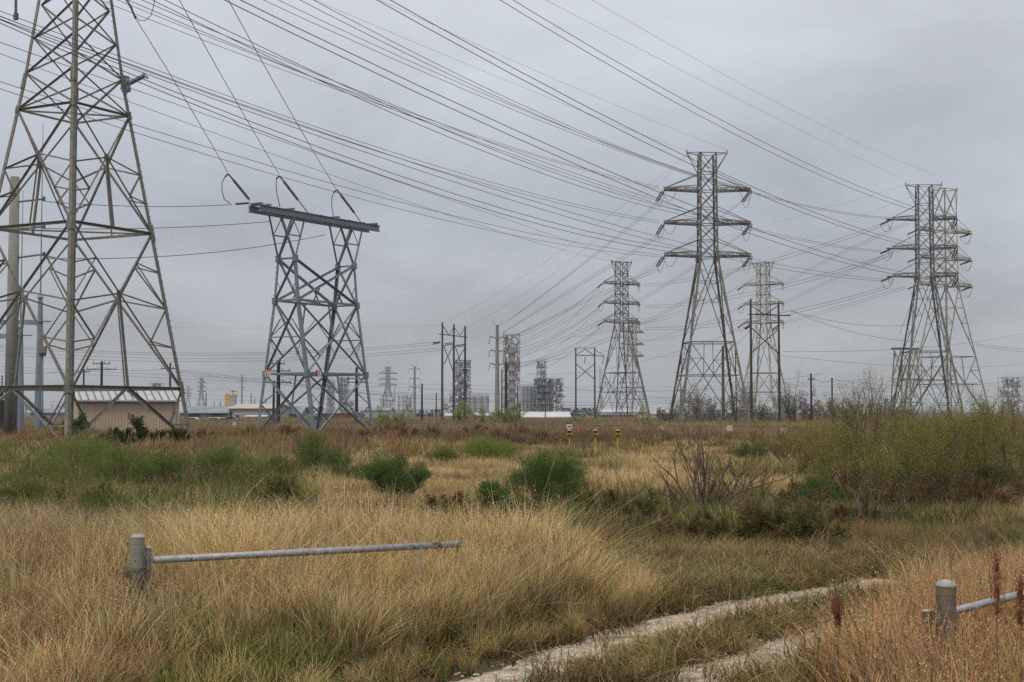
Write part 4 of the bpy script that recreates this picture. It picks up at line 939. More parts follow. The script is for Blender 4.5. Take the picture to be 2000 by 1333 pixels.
# small tan portal left of right towers
T=Tower('small_portal_structure',PZ(1770,-.4,300),R(20),'small tan lattice portal at the left foot of the dark right tower','power structure',M['steel_tan'],None,True)
q=M['steel_tan']
for i in(-1,1):
    for j in(-1,1):
        T.mem('leg',Vector((i*1.9+i*.8,j*2.2,0)),Vector((i*1.9,j*1.2,16)),.28)
    for a,b_,w0,w1 in((0,5,2.2,1.9),(5,10,1.9,1.55),(10,16,1.55,1.2)):
        for s_ in(1,-1): T.mem('brace',Vector((i*(1.9+.8*(1-a/16)),s_*w0,a)),Vector((i*(1.9+.8*(1-b_/16)),-s_*w1,b_)),.18)
for j in(-1,1):
    for a,b_ in((0,5),(5,10),(10,16)):
        for s_ in(1,-1): T.mem('brace',Vector((s_*2.5,j*(2.2-a/16),a)),Vector((-s_*2.1,j*(2.2-b_/16),b_)),.18)
    for z in(5,10): T.mem('horizontal_brace',Vector((-2.3,j*(2.2-z/16),z)),Vector((2.3,j*(2.2-z/16),z)),.2)
T.part('beam',MB().ibeam((-3.2,.5,16.3),(3.2,.5,16.3),.35,.45)); T.part('beam',MB().ibeam((-3.2,-.5,16.3),(3.2,-.5,16.3),.35,.45)); T.done()

# ---------------------------------------------------------------- chain-link fence
def fence():
    A_=Vector((-93.6,260,0)); B_=PZ(1460,0,118)
    C_=PZ(2080,0,96)
    rt=empty('chain_link_fence',(A_.x,A_.y,0),0,'grey chain link fence with top rail crossing the whole field','fence')
    path=[A_,B_,C_]; tot=0; posts=[]
    for a,b_ in zip(path[:-1],path[1:]):
        L=(b_-a).length; n=int(L/3.2)
        for i in range(n): posts.append(a.lerp(b_,i/n))
    posts.append(C_)
    def topz(p): 
        px=1000+F*p.x/p.y
        return H-(np.interp(px,[0,130,376,600,1000,1300,2000],[815,816.5,820,824,829.5,832,836])-HOR)*p.y/F
    mesh=None
    for p in posts:
        tz=topz(p); o=MB().cyl((0,0,tz-2.0),(0,0,tz+.06),.04,.04,8).build('post',M['galv'],rt); o.location=(p.x-A_.x,p.y-A_.y,0)
    rails=[Vector((p.x-A_.x,p.y-A_.y,topz(p))) for p in posts]
    MB().tube(rails,.035,6).build('top_rail',M['steel_dark'],rt)
    fb=MB()
    for p,q in zip(rails[:-1],rails[1:]):
        n=14
        for i in range(-n,n):
            for s_ in(1,-1):
                t0,t1=(i/n,(i/n+.6)) if s_>0 else (i/n+.6,i/n)
                z0,z1=-1.85,0
                lo,hi=(t0,z0),(t1,z1)
                def cl(t,z,o):
                    (ta,za)=o
                    if t<0: k=(0-t)/(ta-t); return 0,z+(za-z)*k
                    if t>1: k=(1-t)/(ta-t); return 1,z+(za-z)*k
                    return t,z
                if max(t0,t1)<=0 or min(t0,t1)>=1: continue
                a=cl(*lo,hi); b2=cl(*hi,lo)
                pa=p.lerp(q,a[0])+Vector((0,0,a[1])); pb=p.lerp(q,b2[0])+Vector((0,0,b2[1]))
                fb.prism(pa,pb,[(-.004,-.003),(.004,-.003),(0,.005)])
    f_=fb.build('wire_mesh',M['galv'],rt); f_['kind']='stuff'
fence()
# small white placards hung on the fence
for px,py,lab in((458,828,'small white placard on the fence between the big tower and the portal'),(1294,836,'small white placard on the fence left of the central tower'),(1425,837,'small white placard on the fence between the central tower legs'),(1531,841,'small white placard on the fence right of the wooden frame')):
    d=float(np.interp(px,[458,1294,1425,1531],[188,128,118.4,116])); p=P(px,py,d-.15)
    rt=empty('placard',p,0,lab,'sign','placards on the fence'); MB().box((0,0,0),(.45,.02,.42)).build('board',M['white'],rt); MB().box((0,-.014,.05),(.25,.006,.05)).build('print',M['black'],rt)
p=P(1425,804,200); rt=empty('placard',p,0,'white plate on the base belt of the central tower','sign'); MB().box((0,0,0),(.55,.05,.35)).build('board',M['white'],rt)
for px,py,lr in((1126,833,'left'),(1131.5,833,'right')):
    p=P(px,py,150); rt=empty('orange_marker',(p.x,p.y,-.3),0,lr+' one of two small orange stakes left of the yellow markers','marker','orange stakes'); MB().box((0,0,.8),(.07,.07,1.2)).build('stake',M['orange'],rt); MB().box((0,-.02,1.2),(.3,.03,.5)).build('flag',M['orange'],rt)
# ---------------------------------------------------------------- yellow pipeline markers
for px,lab,sg in((1112.5,'yellow and black pipeline marker carrying a small white sign',1),(1163,'plain yellow and black pipeline marker, middle of the three',0),(1207,'plain yellow and black pipeline marker, rightmost of the three',0)):
    d=88; g=G(px,d); top=(P(px,841,d)-g).z; rt=empty('pipeline_marker',g,R(10),lab,'marker post','yellow pipeline markers')
    MB().cyl((0,0,-.2),(0,0,top-.25),.05,.05,8).build('post',M['yellow'],rt)
    MB().cyl((0,0,top-.34),(0,0,top-.02),.105,.12,8).build('head',M['black'],rt); MB().dome((0,0,top-.02),.13,.10,10,3).build('cap',M['yellow'],rt)
    for k in range(3): a=R(-90+k*55-55); MB().box((math.cos(a)*.14,math.sin(a)*.14,top-.22),(.07,.07,.12)).build('port',M['yellow'],rt)
    MB().cyl((0,0,top-.46),(0,0,top-.36),.07,.14,8).build('collar',M['yellow'],rt)
    if sg:
        MB().box((0,.05,top+.26),(.34,.02,.28)).build('sign_plate',M['white'],rt); MB().box((0,.045,top+.43),(.34,.022,.07)).build('sign_header',M['rust'],rt); MB().box((.02,.035,top+.24),(.2,.012,.06)).build('print',M['black'],rt)

# ---------------------------------------------------------------- gate
def capped_post(b,r,h,px=0,py=0,z0=-.3):
    b.cyl((0,0,z0),(0,0,h-.1),r,r,20); b.cyl((0,0,h-.1),(0,0,h-.035),r*1.03,r*1.03,20)
    return b
LP=PZ(268,1,15.9); LP.z=groundz(LP.x,15.9)
rt=empty('pipe_gate',LP,0,'left pipe gate: vine wrapped grey post with a long arm over the straw','gate')
hL=P(268,1045,15.9).z-LP.z; gateL=rt
capped_post(MB(),.08,hL).build('tube',M['post'],rt,False); MB().dome((0,0,hL-.035),.084,.045,20,5).build('cap',M['pier'],rt,True)
MB().cyl((.0,-.082,hL-.28),(0,-.07,hL-.28),.008,.008,8).build('bolt_hole',M['black'],rt)
vb=MB(); rv=random.Random(4)
for _ in range(70):
    a=rv.uniform(0,6.28); z=rv.uniform(.05,hL-.42); pts=[]
    for k in range(9): r_=.085+rv.uniform(0,.07); pts.append((r_*math.cos(a),r_*math.sin(a),z)); a+=rv.uniform(.2,.7); z+=rv.uniform(-.05,.07); z=min(z,hL-.36)
    vb.tube(pts,rv.uniform(.002,.005),4)
vb.build('dead_vine',M['vine'],rt)
# swinging arm
E0=P(300,1094,15.95); E1=P(896,1063.5,17.9)
rt=empty('gate_arm',(E0.x,E0.y,0),0,'long grey pipe gate arm standing open over the straw grass','gate')
L0=Vector((0,0,E0.z)); L1=E1-Vector((E0.x,E0.y,0))
MB().cyl(L0,L1,.041,.041,18).build('pipe',M['galv'],rt,True)
MB().cyl(L1,L1+(L1-L0).normalized()*.012,.043,.043,16).build('end_cap',M['rust'],rt)
MB().cyl((-.06,.0,E0.z-.22),(-.06,0,E0.z+.13),.035,.035,12).build('hinge_pin',M['post'],rt); MB().dome((-.06,0,E0.z+.13),.045,.03,12,3).build('hinge_cap',M['pier'],rt)
MB().box((-.12,-.02,E0.z+.02),(.14,.05,.05)).build('hinge_strap',M['post'],rt)
pB=P(822,1070,17.6)-Vector((E0.x,E0.y,0)); MB().cyl(pB,pB+Vector((-.02,0,-.5)),.02,.02,8).build('brace_stub',M['galv'],rt)
def absorb(child,parent):
    for o in [x for x in bpy.data.objects if x.parent==child]:
        o.parent=parent; o.location=Vector(o.location)+child.location-parent.location
    bpy.data.objects.remove(child)
absorb(rt,gateL)
# chain
rtc=empty('chain',E1,0,'short rusty chain hanging from the free end of the gate arm','chain')
zc=-.03
for k in range(10):
    pts=[]; a0=0
    for i in range(9): a=2*math.pi*i/8; x=.013*math.cos(a); z=.026*math.sin(a); pts.append((x if k%2 else 0,0 if k%2 else x,z))
    o=MB().tube(pts,.006,5).build('link',M['rust'],rtc); o.location=(-.02+.012*math.sin(k*.9)+(.02 if k>8 else 0),-.01,zc); zc-=.040
# right gate
RP=PZ(1848,1,11.7); RP.z=groundz(RP.x,11.7); hR=P(1848,1138,11.7).z-RP.z
rt=empty('pipe_gate',RP,0,'right pipe gate with pale domed post and arm leaving the right edge','gate'); gateR=rt
capped_post(MB(),.08,hR).build('tube',M['post_brown'],rt); MB().dome((0,0,hR-.035),.086,.06,20,5).build('cap',M['pier'],rt,True)
q=P(1811,1190,11.75)-RP; 
rt=empty('hinge_stub',(PZ(1811,.9,11.75).x,11.75,RP.z),0,'short hinge post stub just left of the right gate post','post')
MB().cyl((0,0,-.2),(0,0,q.z-.02),.037,.037,14).build('tube',M['post_brown'],rt); MB().dome((0,0,q.z-.02),.042,.02,14,3).build('cap',M['pier'],rt,True)
MB().cyl((.03,0,q.z-.13),(.09,0,q.z-.13),.02,.02,10).build('hinge_pin',M['rust'],rt)
a=P(1826,1203,11.9); b_=P(2060,1145,12.6)
rt=empty('gate_arm',(a.x,a.y,0),0,'pale pipe gate arm running out of the right edge','gate')
MB().cyl(Vector((0,0,a.z)),b_-Vector((a.x,a.y,0)),.033,.033,14).build('pipe',M['galv'],rt,True); MB().cyl((-.02,0,a.z),(.0,0,a.z),.036,.036,12).build('end_cap',M['rust'],rt); bpy.context.view_layer.update(); absorb(rt,gateR)

# ---------------------------------------------------------------- air haze
hz=MB().box((0,4500,32),(12200,9140,68)).build('haze',M['white']); hz['kind']='stuff'; tag(hz,'thin grey winter haze lying over the whole plain','haze')
hm=bpy.data.materials.new('haze_air'); hm.use_nodes=True; ht=hm.node_tree; ht.nodes.clear()
ho=N(ht,'ShaderNodeOutputMaterial'); hv=N(ht,'ShaderNodeVolumePrincipled'); hv.inputs['Density'].default_value=.00013; hv.inputs['Color'].default_value=(.86,.9,.95,1)
ht.links.new(hv.outputs[0],ho.inputs['Volume']); hz.data.materials.clear(); hz.data.materials.append(hm)
# ================================================================ vegetation
PROTO=bpy.data.collections.new('plant_sources')
def mesh_np(name,V,Fq,colr,m):
    me=bpy.data.meshes.new(name); nvv=len(V); nf_=len(Fq); k=Fq.shape[1]
    me.vertices.add(nvv); me.vertices.foreach_set('co',np.ascontiguousarray(V,dtype=np.float32).ravel())
    me.loops.add(nf_*k); me.loops.foreach_set('vertex_index',np.ascontiguousarray(Fq,dtype=np.int32).ravel())
    me.polygons.add(nf_); me.polygons.foreach_set('loop_start',np.arange(0,nf_*k,k,dtype=np.int32)); 
    me.update(calc_edges=True)
    ca=me.color_attributes.new('col','FLOAT_COLOR','POINT'); ca.data.foreach_set('color',np.concatenate([colr,np.ones((nvv,1))],1).astype(np.float32).ravel())
    me.materials.append(m); me.validate(); return me
def clump(rs,n,radius,hmin,hmax,width,lean,c0,c1,c2,seg=4,droop=.5,cvar=.42,green=0,gcol=(.10,.14,.035),wind=(.1,0)):
    az=rs.rand(n)*2*np.pi; r=radius*np.sqrt(rs.rand(n)); bx=r*np.cos(az); by=r*np.sin(az)
    h=hmin+(hmax-hmin)*rs.rand(n)**.8
    la=az+rs.normal(0,1.1,n); ln=np.abs(rs.normal(lean,lean*.6,n))*h
    dx_,dy_=np.cos(la)*ln+wind[0]*h,np.sin(la)*ln+wind[1]*h
    fa=rs.rand(n)*np.pi; wx,wy=np.cos(fa),np.sin(fa)
    w=width*(.6+.8*rs.rand(n))
    cm=(1+cvar*(rs.rand(n,1)*2-1))*np.array([1,1,1])+rs.normal(0,.05,(n,3))
    isg=(rs.rand(n)<green)[:,None]
    V=[];C=[]
    for s in range(seg+1):
        t=s/seg
        x=bx+dx_*t**1.7; y=by+dy_*t**1.7; z=h*(t-droop*.35*ln/h*t**3)
        ww=w*(1-t**2.2)*.5+.0004
        kink=rs.normal(0,.022,n)*h if 0<s<seg else 0
        x=x+kink
        V.append(np.stack([x-wx*ww,y-wy*ww,z],1)); V.append(np.stack([x+wx*ww,y+wy*ww,z],1))
        tt=t
        base=np.where(tt<.45,1,0)
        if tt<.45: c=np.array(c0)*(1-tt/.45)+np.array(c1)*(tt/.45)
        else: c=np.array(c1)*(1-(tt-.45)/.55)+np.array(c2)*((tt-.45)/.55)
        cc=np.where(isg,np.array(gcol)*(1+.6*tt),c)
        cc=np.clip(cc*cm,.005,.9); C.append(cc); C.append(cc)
    V=np.stack(V,1).reshape(-1,3); C=np.stack(C,1).reshape(-1,3); K=2*(seg+1)
    f=[]
    for s in range(seg): f.append([2*s,2*s+1,2*s+3,2*s+2])
    f=np.array(f); Fq=(np.arange(n)[:,None,None]*K+f[None]).reshape(-1,4)
    return V,Fq,C
def seedheads(rs,n,radius,h,c,size=.02,m=14):
    # tiny airy seed flecks near the tips
    V=[];C=[]
    k=n*m; base=rs.rand(n,2)*2-1; 
    pos=np.repeat(np.concatenate([base*radius,np.full((n,1),h)],1),m,0)+rs.normal(0,1,(k,3))*np.array([.05,.05,.09])
    return leafset(rs,pos,np.tile([0,0,1.],(k,1)),size,size*.35,c,.3,.8)
def leafset(rs,pos,dirs,L,Wd,c,cvar=.3,spread=.6,shade=None):
    n=len(pos); d=dirs+rs.normal(0,spread,(n,3)); d/=np.linalg.norm(d,axis=1,keepdims=True)+1e-9
    r=rs.normal(0,1,(n,3)); u=np.cross(d,r); u/=np.linalg.norm(u,axis=1,keepdims=True)+1e-9
    l=L*(.6+.8*rs.rand(n,1)); w=Wd*(.6+.8*rs.rand(n,1))
    V=np.stack([pos,pos+d*l*.5+u*w,pos+d*l,pos+d*l*.5-u*w],1).reshape(-1,3)
    cc=np.array(c)*(1+cvar*(rs.rand(n,1)*2-1))+rs.normal(0,.006,(n,3)); cc=np.clip(cc,.004,.9)
    C=np.repeat(cc,4,0); Fq=np.arange(n*4).reshape(-1,4); return V,Fq,C
def merge(parts):
    V=[];Fq=[];C=[];o=0
    for v,f,c in parts: V.append(v);Fq.append(f+o);C.append(c);o+=len(v)
    return np.concatenate(V),np.concatenate(Fq),np.concatenate(C)
rs=np.random.RandomState(11)
SP={}
def species(name,k,fn):
    c=bpy.data.collections.new('source_'+name); 
    for i in range(k):
        me=mesh_np(name+'_source',*fn(rs),M['plant']); o=bpy.data.objects.new(name+'_source',me); c.objects.link(o)
    SP[name]=c
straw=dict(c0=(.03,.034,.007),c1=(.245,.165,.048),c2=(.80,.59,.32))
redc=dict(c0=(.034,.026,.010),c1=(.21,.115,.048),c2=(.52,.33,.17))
FL=(.42,.27,.15)
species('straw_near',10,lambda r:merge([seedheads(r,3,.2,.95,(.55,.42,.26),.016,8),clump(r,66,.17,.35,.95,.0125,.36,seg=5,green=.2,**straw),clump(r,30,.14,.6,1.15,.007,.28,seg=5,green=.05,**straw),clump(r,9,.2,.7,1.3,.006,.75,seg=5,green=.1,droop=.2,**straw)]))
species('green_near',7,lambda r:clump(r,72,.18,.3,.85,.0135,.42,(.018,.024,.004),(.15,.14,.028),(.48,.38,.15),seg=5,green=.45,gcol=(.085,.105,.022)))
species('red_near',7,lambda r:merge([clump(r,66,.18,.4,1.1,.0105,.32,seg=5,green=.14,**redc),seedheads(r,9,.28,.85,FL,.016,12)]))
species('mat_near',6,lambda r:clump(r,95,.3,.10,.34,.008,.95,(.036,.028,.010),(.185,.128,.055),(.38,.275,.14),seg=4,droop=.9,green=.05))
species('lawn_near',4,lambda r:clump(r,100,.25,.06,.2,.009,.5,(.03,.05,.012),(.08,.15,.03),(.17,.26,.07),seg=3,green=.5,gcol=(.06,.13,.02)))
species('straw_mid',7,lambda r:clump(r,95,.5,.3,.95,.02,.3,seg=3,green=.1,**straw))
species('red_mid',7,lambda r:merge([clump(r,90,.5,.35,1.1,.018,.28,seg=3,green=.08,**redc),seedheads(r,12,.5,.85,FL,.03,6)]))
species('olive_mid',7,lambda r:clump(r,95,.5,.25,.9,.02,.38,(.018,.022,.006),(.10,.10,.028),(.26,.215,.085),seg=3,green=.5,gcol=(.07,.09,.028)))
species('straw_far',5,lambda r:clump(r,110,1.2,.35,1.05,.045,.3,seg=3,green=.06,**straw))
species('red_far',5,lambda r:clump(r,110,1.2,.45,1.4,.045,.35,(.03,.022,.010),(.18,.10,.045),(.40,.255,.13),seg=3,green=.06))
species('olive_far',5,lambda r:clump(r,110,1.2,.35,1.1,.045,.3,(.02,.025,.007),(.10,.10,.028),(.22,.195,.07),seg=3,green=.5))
for c in SP.values(): PROTO.children.link(c)

def scatter(name,label,col,pts,scl,tint,tilt=.08,cat='grass'):
    n=len(pts)
    me=bpy.data.meshes.new(name); me.vertices.add(n); me.vertices.foreach_set('co',np.ascontiguousarray(pts,dtype=np.float32).ravel())
    def at(nm,ty,data,key): a=me.attributes.new(nm,ty,'POINT'); a.data.foreach_set(key,np.ascontiguousarray(data).ravel())
    rr=np.stack([rs.normal(0,tilt,n),rs.normal(0,tilt,n),rs.rand(n)*6.283],1).astype(np.float32)
    at('rot','FLOAT_VECTOR',rr,'vector'); at('scl','FLOAT_VECTOR',scl.astype(np.float32),'vector'); at('tint','FLOAT_VECTOR',tint.astype(np.float32),'vector')
    at('var','INT',rs.randint(0,len(col.objects),n).astype(np.int32),'value')
    o=bpy.data.objects.new(name,me); COL.objects.link(o); tag(o,label,cat,kind='stuff')
    ng=bpy.data.node_groups.new(name+'_nodes','GeometryNodeTree')
    ng.interface.new_socket('Geometry',in_out='INPUT',socket_type='NodeSocketGeometry'); ng.interface.new_socket('Geometry',in_out='OUTPUT',socket_type='NodeSocketGeometry')
    gi=N(ng,'NodeGroupInput'); go=N(ng,'NodeGroupOutput'); ip=N(ng,'GeometryNodeInstanceOnPoints'); ci=N(ng,'GeometryNodeCollectionInfo')
    ci.inputs['Collection'].default_value=col; ci.inputs['Separate Children'].default_value=True; ci.inputs['Reset Children'].default_value=True
    def na(nm,ty): a=N(ng,'GeometryNodeInputNamedAttribute',data_type=ty); a.inputs['Name'].default_value=nm; return a
    l=ng.links.new; l(gi.outputs[0],ip.inputs['Points']); l(ci.outputs[0],ip.inputs['Instance']); ip.inputs['Pick Instance'].default_value=True
    e2r=N(ng,'FunctionNodeEulerToRotation')
    l(na('rot','FLOAT_VECTOR').outputs[0],e2r.inputs[0]); l(e2r.outputs[0],ip.inputs['Rotation'])
    l(na('scl','FLOAT_VECTOR').outputs[0],ip.inputs['Scale']); l(na('var','INT').outputs[0],ip.inputs['Instance Index'])
    l(ip.outputs[0],go.inputs[0])
    md=o.modifiers.new('scatter','NODES'); md.node_group=ng
    return o
def fan(d0,d1,dens,pad=1.3,seed=0,x0px=-260,x1px=2260):
    r=np.random.RandomState(seed); 
    xa,xb=(x0px-1000)/F,(x1px-1000)/F
    area=(xb-xa)/2*(d1**2-d0**2)+4*(d1-d0); n=int(area*dens)
    y=np.sqrt(r.rand(n)*(d1**2-d0**2)+d0**2); t=r.rand(n); x=(xa+(xb-xa)*t)*y+(t-.5)*4
    return x,y,r
def zat(x,y): return GZ(x,y)+(vnoise(x,y,3.1)-.5)*.10*np.clip((60-y)/20,0,1)+(vnoise(x,y,.9)-.5)*.05*np.clip((32-y)/5,0,1)
# ---- near zone
x,y,r=fan(7.6,31,30,seed=1)
px=1000+F*x/y; dr=np.minimum(dist_poly(x,y,RUT1),dist_poly(x,y,RUT2))
n1=vnoise(x,y,1.3); n2=vnoise(x,y,3.4); n3=vnoise(x+50,y,.55); u=r.rand(len(x))
xr=np.interp(y,[p[1] for p in RUT1],[p[0] for p in RUT1]); left=x<xr
xr2=np.interp(y,[p[1] for p in RUT2],[p[0] for p in RUT2])
edge=np.minimum(xr-.62-np.clip((15.5-y)*.12,0,.3),1.75-np.clip(y-19,0,9)*.08)
tall_left=left&(x<edge+(n3-.5)*.6)&(y<21.5+n2*2)
rb_=np.maximum(xr2+.55,np.interp(y,[8,12,14,17,19,22,26,31],[2.0,2.8,3.4,5.0,6.1,7.0,7.6,8.2]))+(n3-.5)*.9+(n2-.5)*.8
tall_right=(x>rb_)
open_=(~tall_left)&(~tall_right)&(y<24.5+n2*2)&(x>edge-.6)
back=(~tall_left)&(~tall_right)&(~open_)
onrut=(dist_poly(x,y,RUT1)<.30+.26*n3)|(dist_poly(x,y,RUT2)<.16+.34*n3)
clear=(np.hypot(x-LP.x,y-LP.y)<.12)|(np.hypot(x-RP.x,y-RP.y)<.12)
def sc(a,lo,hi,r): s=lo+(hi-lo)*r.rand(len(a)); return np.stack([s*(.9+.2*r.rand(len(a))),s*(.9+.2*r.rand(len(a))),s],1)
def tn(nn,base,amp,r):
    return np.array(base)[None]+(nn[:,None]-.5)*np.array(amp)[None]+r.normal(0,.10,(len(nn),1))+r.normal(0,.04,(len(nn),3))
def emit(name,label,spn,mask,lo,hi,base=(0,0,0),amp=(.5,.5,.5),hscale=None,tilt=.12):
    mask=mask&~clear
    X,Y=x[mask],y[mask]; s=sc(X,lo,hi,r)
    if hscale is not None: s*=hscale[mask][:,None]
    if len(X)==0: return
    scatter(name,label,SP[spn],np.stack([X,Y,zat(X,Y)-.02],1),s,tn(n1[mask],base,amp,r),tilt)
edgef=np.clip((edge-x)/1.0,.5,1)*(.82+.4*n3)
depth=np.interp(y,[7,11,14,16,17.5,18.6,20,23],[.62,.70,.76,.74,.78,.88,.93,.88])
hs=(.82+.36*n2)*edgef*depth
farleft=px<170+n2*220
m=tall_left&~onrut
n4=vnoise(x+11,y+5,.33); hol=(n3*.6+n4*.5>.34)
gs=np.interp(y,[8,13,15,16.5,18],[.88,.78,.50,.25,.12])*np.clip((px-60)/250,.35,1)*(.7+.6*n2)
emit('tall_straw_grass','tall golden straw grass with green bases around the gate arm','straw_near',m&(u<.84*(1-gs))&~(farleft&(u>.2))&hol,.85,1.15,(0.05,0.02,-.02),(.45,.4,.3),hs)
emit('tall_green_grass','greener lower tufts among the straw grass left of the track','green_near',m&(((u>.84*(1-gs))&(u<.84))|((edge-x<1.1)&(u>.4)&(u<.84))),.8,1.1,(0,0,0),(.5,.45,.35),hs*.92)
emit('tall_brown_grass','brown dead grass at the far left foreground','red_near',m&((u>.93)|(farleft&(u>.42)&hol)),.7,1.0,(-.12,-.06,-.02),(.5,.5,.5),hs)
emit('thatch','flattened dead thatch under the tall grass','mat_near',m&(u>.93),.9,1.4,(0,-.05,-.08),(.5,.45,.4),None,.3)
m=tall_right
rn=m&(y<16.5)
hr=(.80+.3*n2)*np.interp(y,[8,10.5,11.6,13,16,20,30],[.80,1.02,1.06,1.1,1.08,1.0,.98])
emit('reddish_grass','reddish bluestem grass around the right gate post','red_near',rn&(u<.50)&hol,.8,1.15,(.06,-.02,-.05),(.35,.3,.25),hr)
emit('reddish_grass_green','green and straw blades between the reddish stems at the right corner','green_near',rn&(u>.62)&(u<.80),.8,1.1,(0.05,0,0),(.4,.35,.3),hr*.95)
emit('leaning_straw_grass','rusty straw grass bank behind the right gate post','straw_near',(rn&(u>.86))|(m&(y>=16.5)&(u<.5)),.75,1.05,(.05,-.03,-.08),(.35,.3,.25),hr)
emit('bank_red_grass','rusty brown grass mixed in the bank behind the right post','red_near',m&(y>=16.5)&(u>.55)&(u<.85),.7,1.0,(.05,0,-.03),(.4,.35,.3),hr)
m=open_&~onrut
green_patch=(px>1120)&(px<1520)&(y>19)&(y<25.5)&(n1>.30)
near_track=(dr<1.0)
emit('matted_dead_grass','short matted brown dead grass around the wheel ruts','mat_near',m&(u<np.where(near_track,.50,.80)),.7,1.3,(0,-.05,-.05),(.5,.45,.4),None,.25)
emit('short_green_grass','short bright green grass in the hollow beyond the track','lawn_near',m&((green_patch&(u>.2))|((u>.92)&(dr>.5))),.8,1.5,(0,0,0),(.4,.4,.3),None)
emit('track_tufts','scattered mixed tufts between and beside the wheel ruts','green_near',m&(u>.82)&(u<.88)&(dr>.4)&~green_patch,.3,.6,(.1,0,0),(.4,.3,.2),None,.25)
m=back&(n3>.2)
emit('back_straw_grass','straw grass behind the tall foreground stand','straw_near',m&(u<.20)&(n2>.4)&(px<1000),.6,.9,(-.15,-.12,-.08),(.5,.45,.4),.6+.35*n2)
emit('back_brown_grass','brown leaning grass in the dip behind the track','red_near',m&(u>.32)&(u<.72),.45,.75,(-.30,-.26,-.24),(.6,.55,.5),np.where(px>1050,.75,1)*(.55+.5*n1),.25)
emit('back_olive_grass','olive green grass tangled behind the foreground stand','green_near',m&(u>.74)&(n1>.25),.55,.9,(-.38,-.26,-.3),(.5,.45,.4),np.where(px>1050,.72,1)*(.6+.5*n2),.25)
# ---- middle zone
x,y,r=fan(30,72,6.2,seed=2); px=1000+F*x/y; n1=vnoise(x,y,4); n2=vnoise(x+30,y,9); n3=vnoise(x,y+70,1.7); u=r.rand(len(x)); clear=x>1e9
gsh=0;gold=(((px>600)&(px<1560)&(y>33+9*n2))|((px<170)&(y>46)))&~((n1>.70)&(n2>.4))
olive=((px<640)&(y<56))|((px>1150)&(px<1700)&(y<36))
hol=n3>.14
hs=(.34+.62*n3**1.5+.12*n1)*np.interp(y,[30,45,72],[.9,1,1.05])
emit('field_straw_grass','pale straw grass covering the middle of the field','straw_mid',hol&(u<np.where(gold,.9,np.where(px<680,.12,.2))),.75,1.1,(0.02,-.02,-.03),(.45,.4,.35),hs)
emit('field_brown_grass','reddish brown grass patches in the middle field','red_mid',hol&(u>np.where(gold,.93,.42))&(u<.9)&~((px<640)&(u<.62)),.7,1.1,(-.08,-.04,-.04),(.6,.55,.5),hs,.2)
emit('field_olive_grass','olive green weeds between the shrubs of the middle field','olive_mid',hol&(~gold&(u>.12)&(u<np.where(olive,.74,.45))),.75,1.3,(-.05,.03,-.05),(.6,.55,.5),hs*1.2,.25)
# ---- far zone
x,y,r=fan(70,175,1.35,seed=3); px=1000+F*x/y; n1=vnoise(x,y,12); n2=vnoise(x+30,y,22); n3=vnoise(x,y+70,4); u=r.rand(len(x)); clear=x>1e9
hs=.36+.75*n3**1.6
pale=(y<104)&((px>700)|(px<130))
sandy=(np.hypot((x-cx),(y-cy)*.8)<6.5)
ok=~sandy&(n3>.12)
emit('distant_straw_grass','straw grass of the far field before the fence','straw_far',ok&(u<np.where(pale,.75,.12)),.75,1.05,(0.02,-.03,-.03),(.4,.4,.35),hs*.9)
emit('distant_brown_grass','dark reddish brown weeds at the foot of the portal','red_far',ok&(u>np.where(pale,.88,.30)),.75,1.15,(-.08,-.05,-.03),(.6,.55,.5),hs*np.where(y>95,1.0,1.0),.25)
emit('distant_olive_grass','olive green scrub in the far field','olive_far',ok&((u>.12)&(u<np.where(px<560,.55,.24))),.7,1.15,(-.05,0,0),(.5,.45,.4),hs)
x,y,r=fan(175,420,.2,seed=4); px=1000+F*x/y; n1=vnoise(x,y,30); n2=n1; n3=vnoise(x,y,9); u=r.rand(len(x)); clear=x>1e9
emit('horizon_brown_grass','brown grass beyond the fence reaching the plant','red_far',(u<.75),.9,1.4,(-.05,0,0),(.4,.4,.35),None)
emit('horizon_olive_grass','olive grass beyond the fence reaching the plant','olive_far',(u>.75),.9,1.5,(0,0,0),(.4,.4,.35),None)

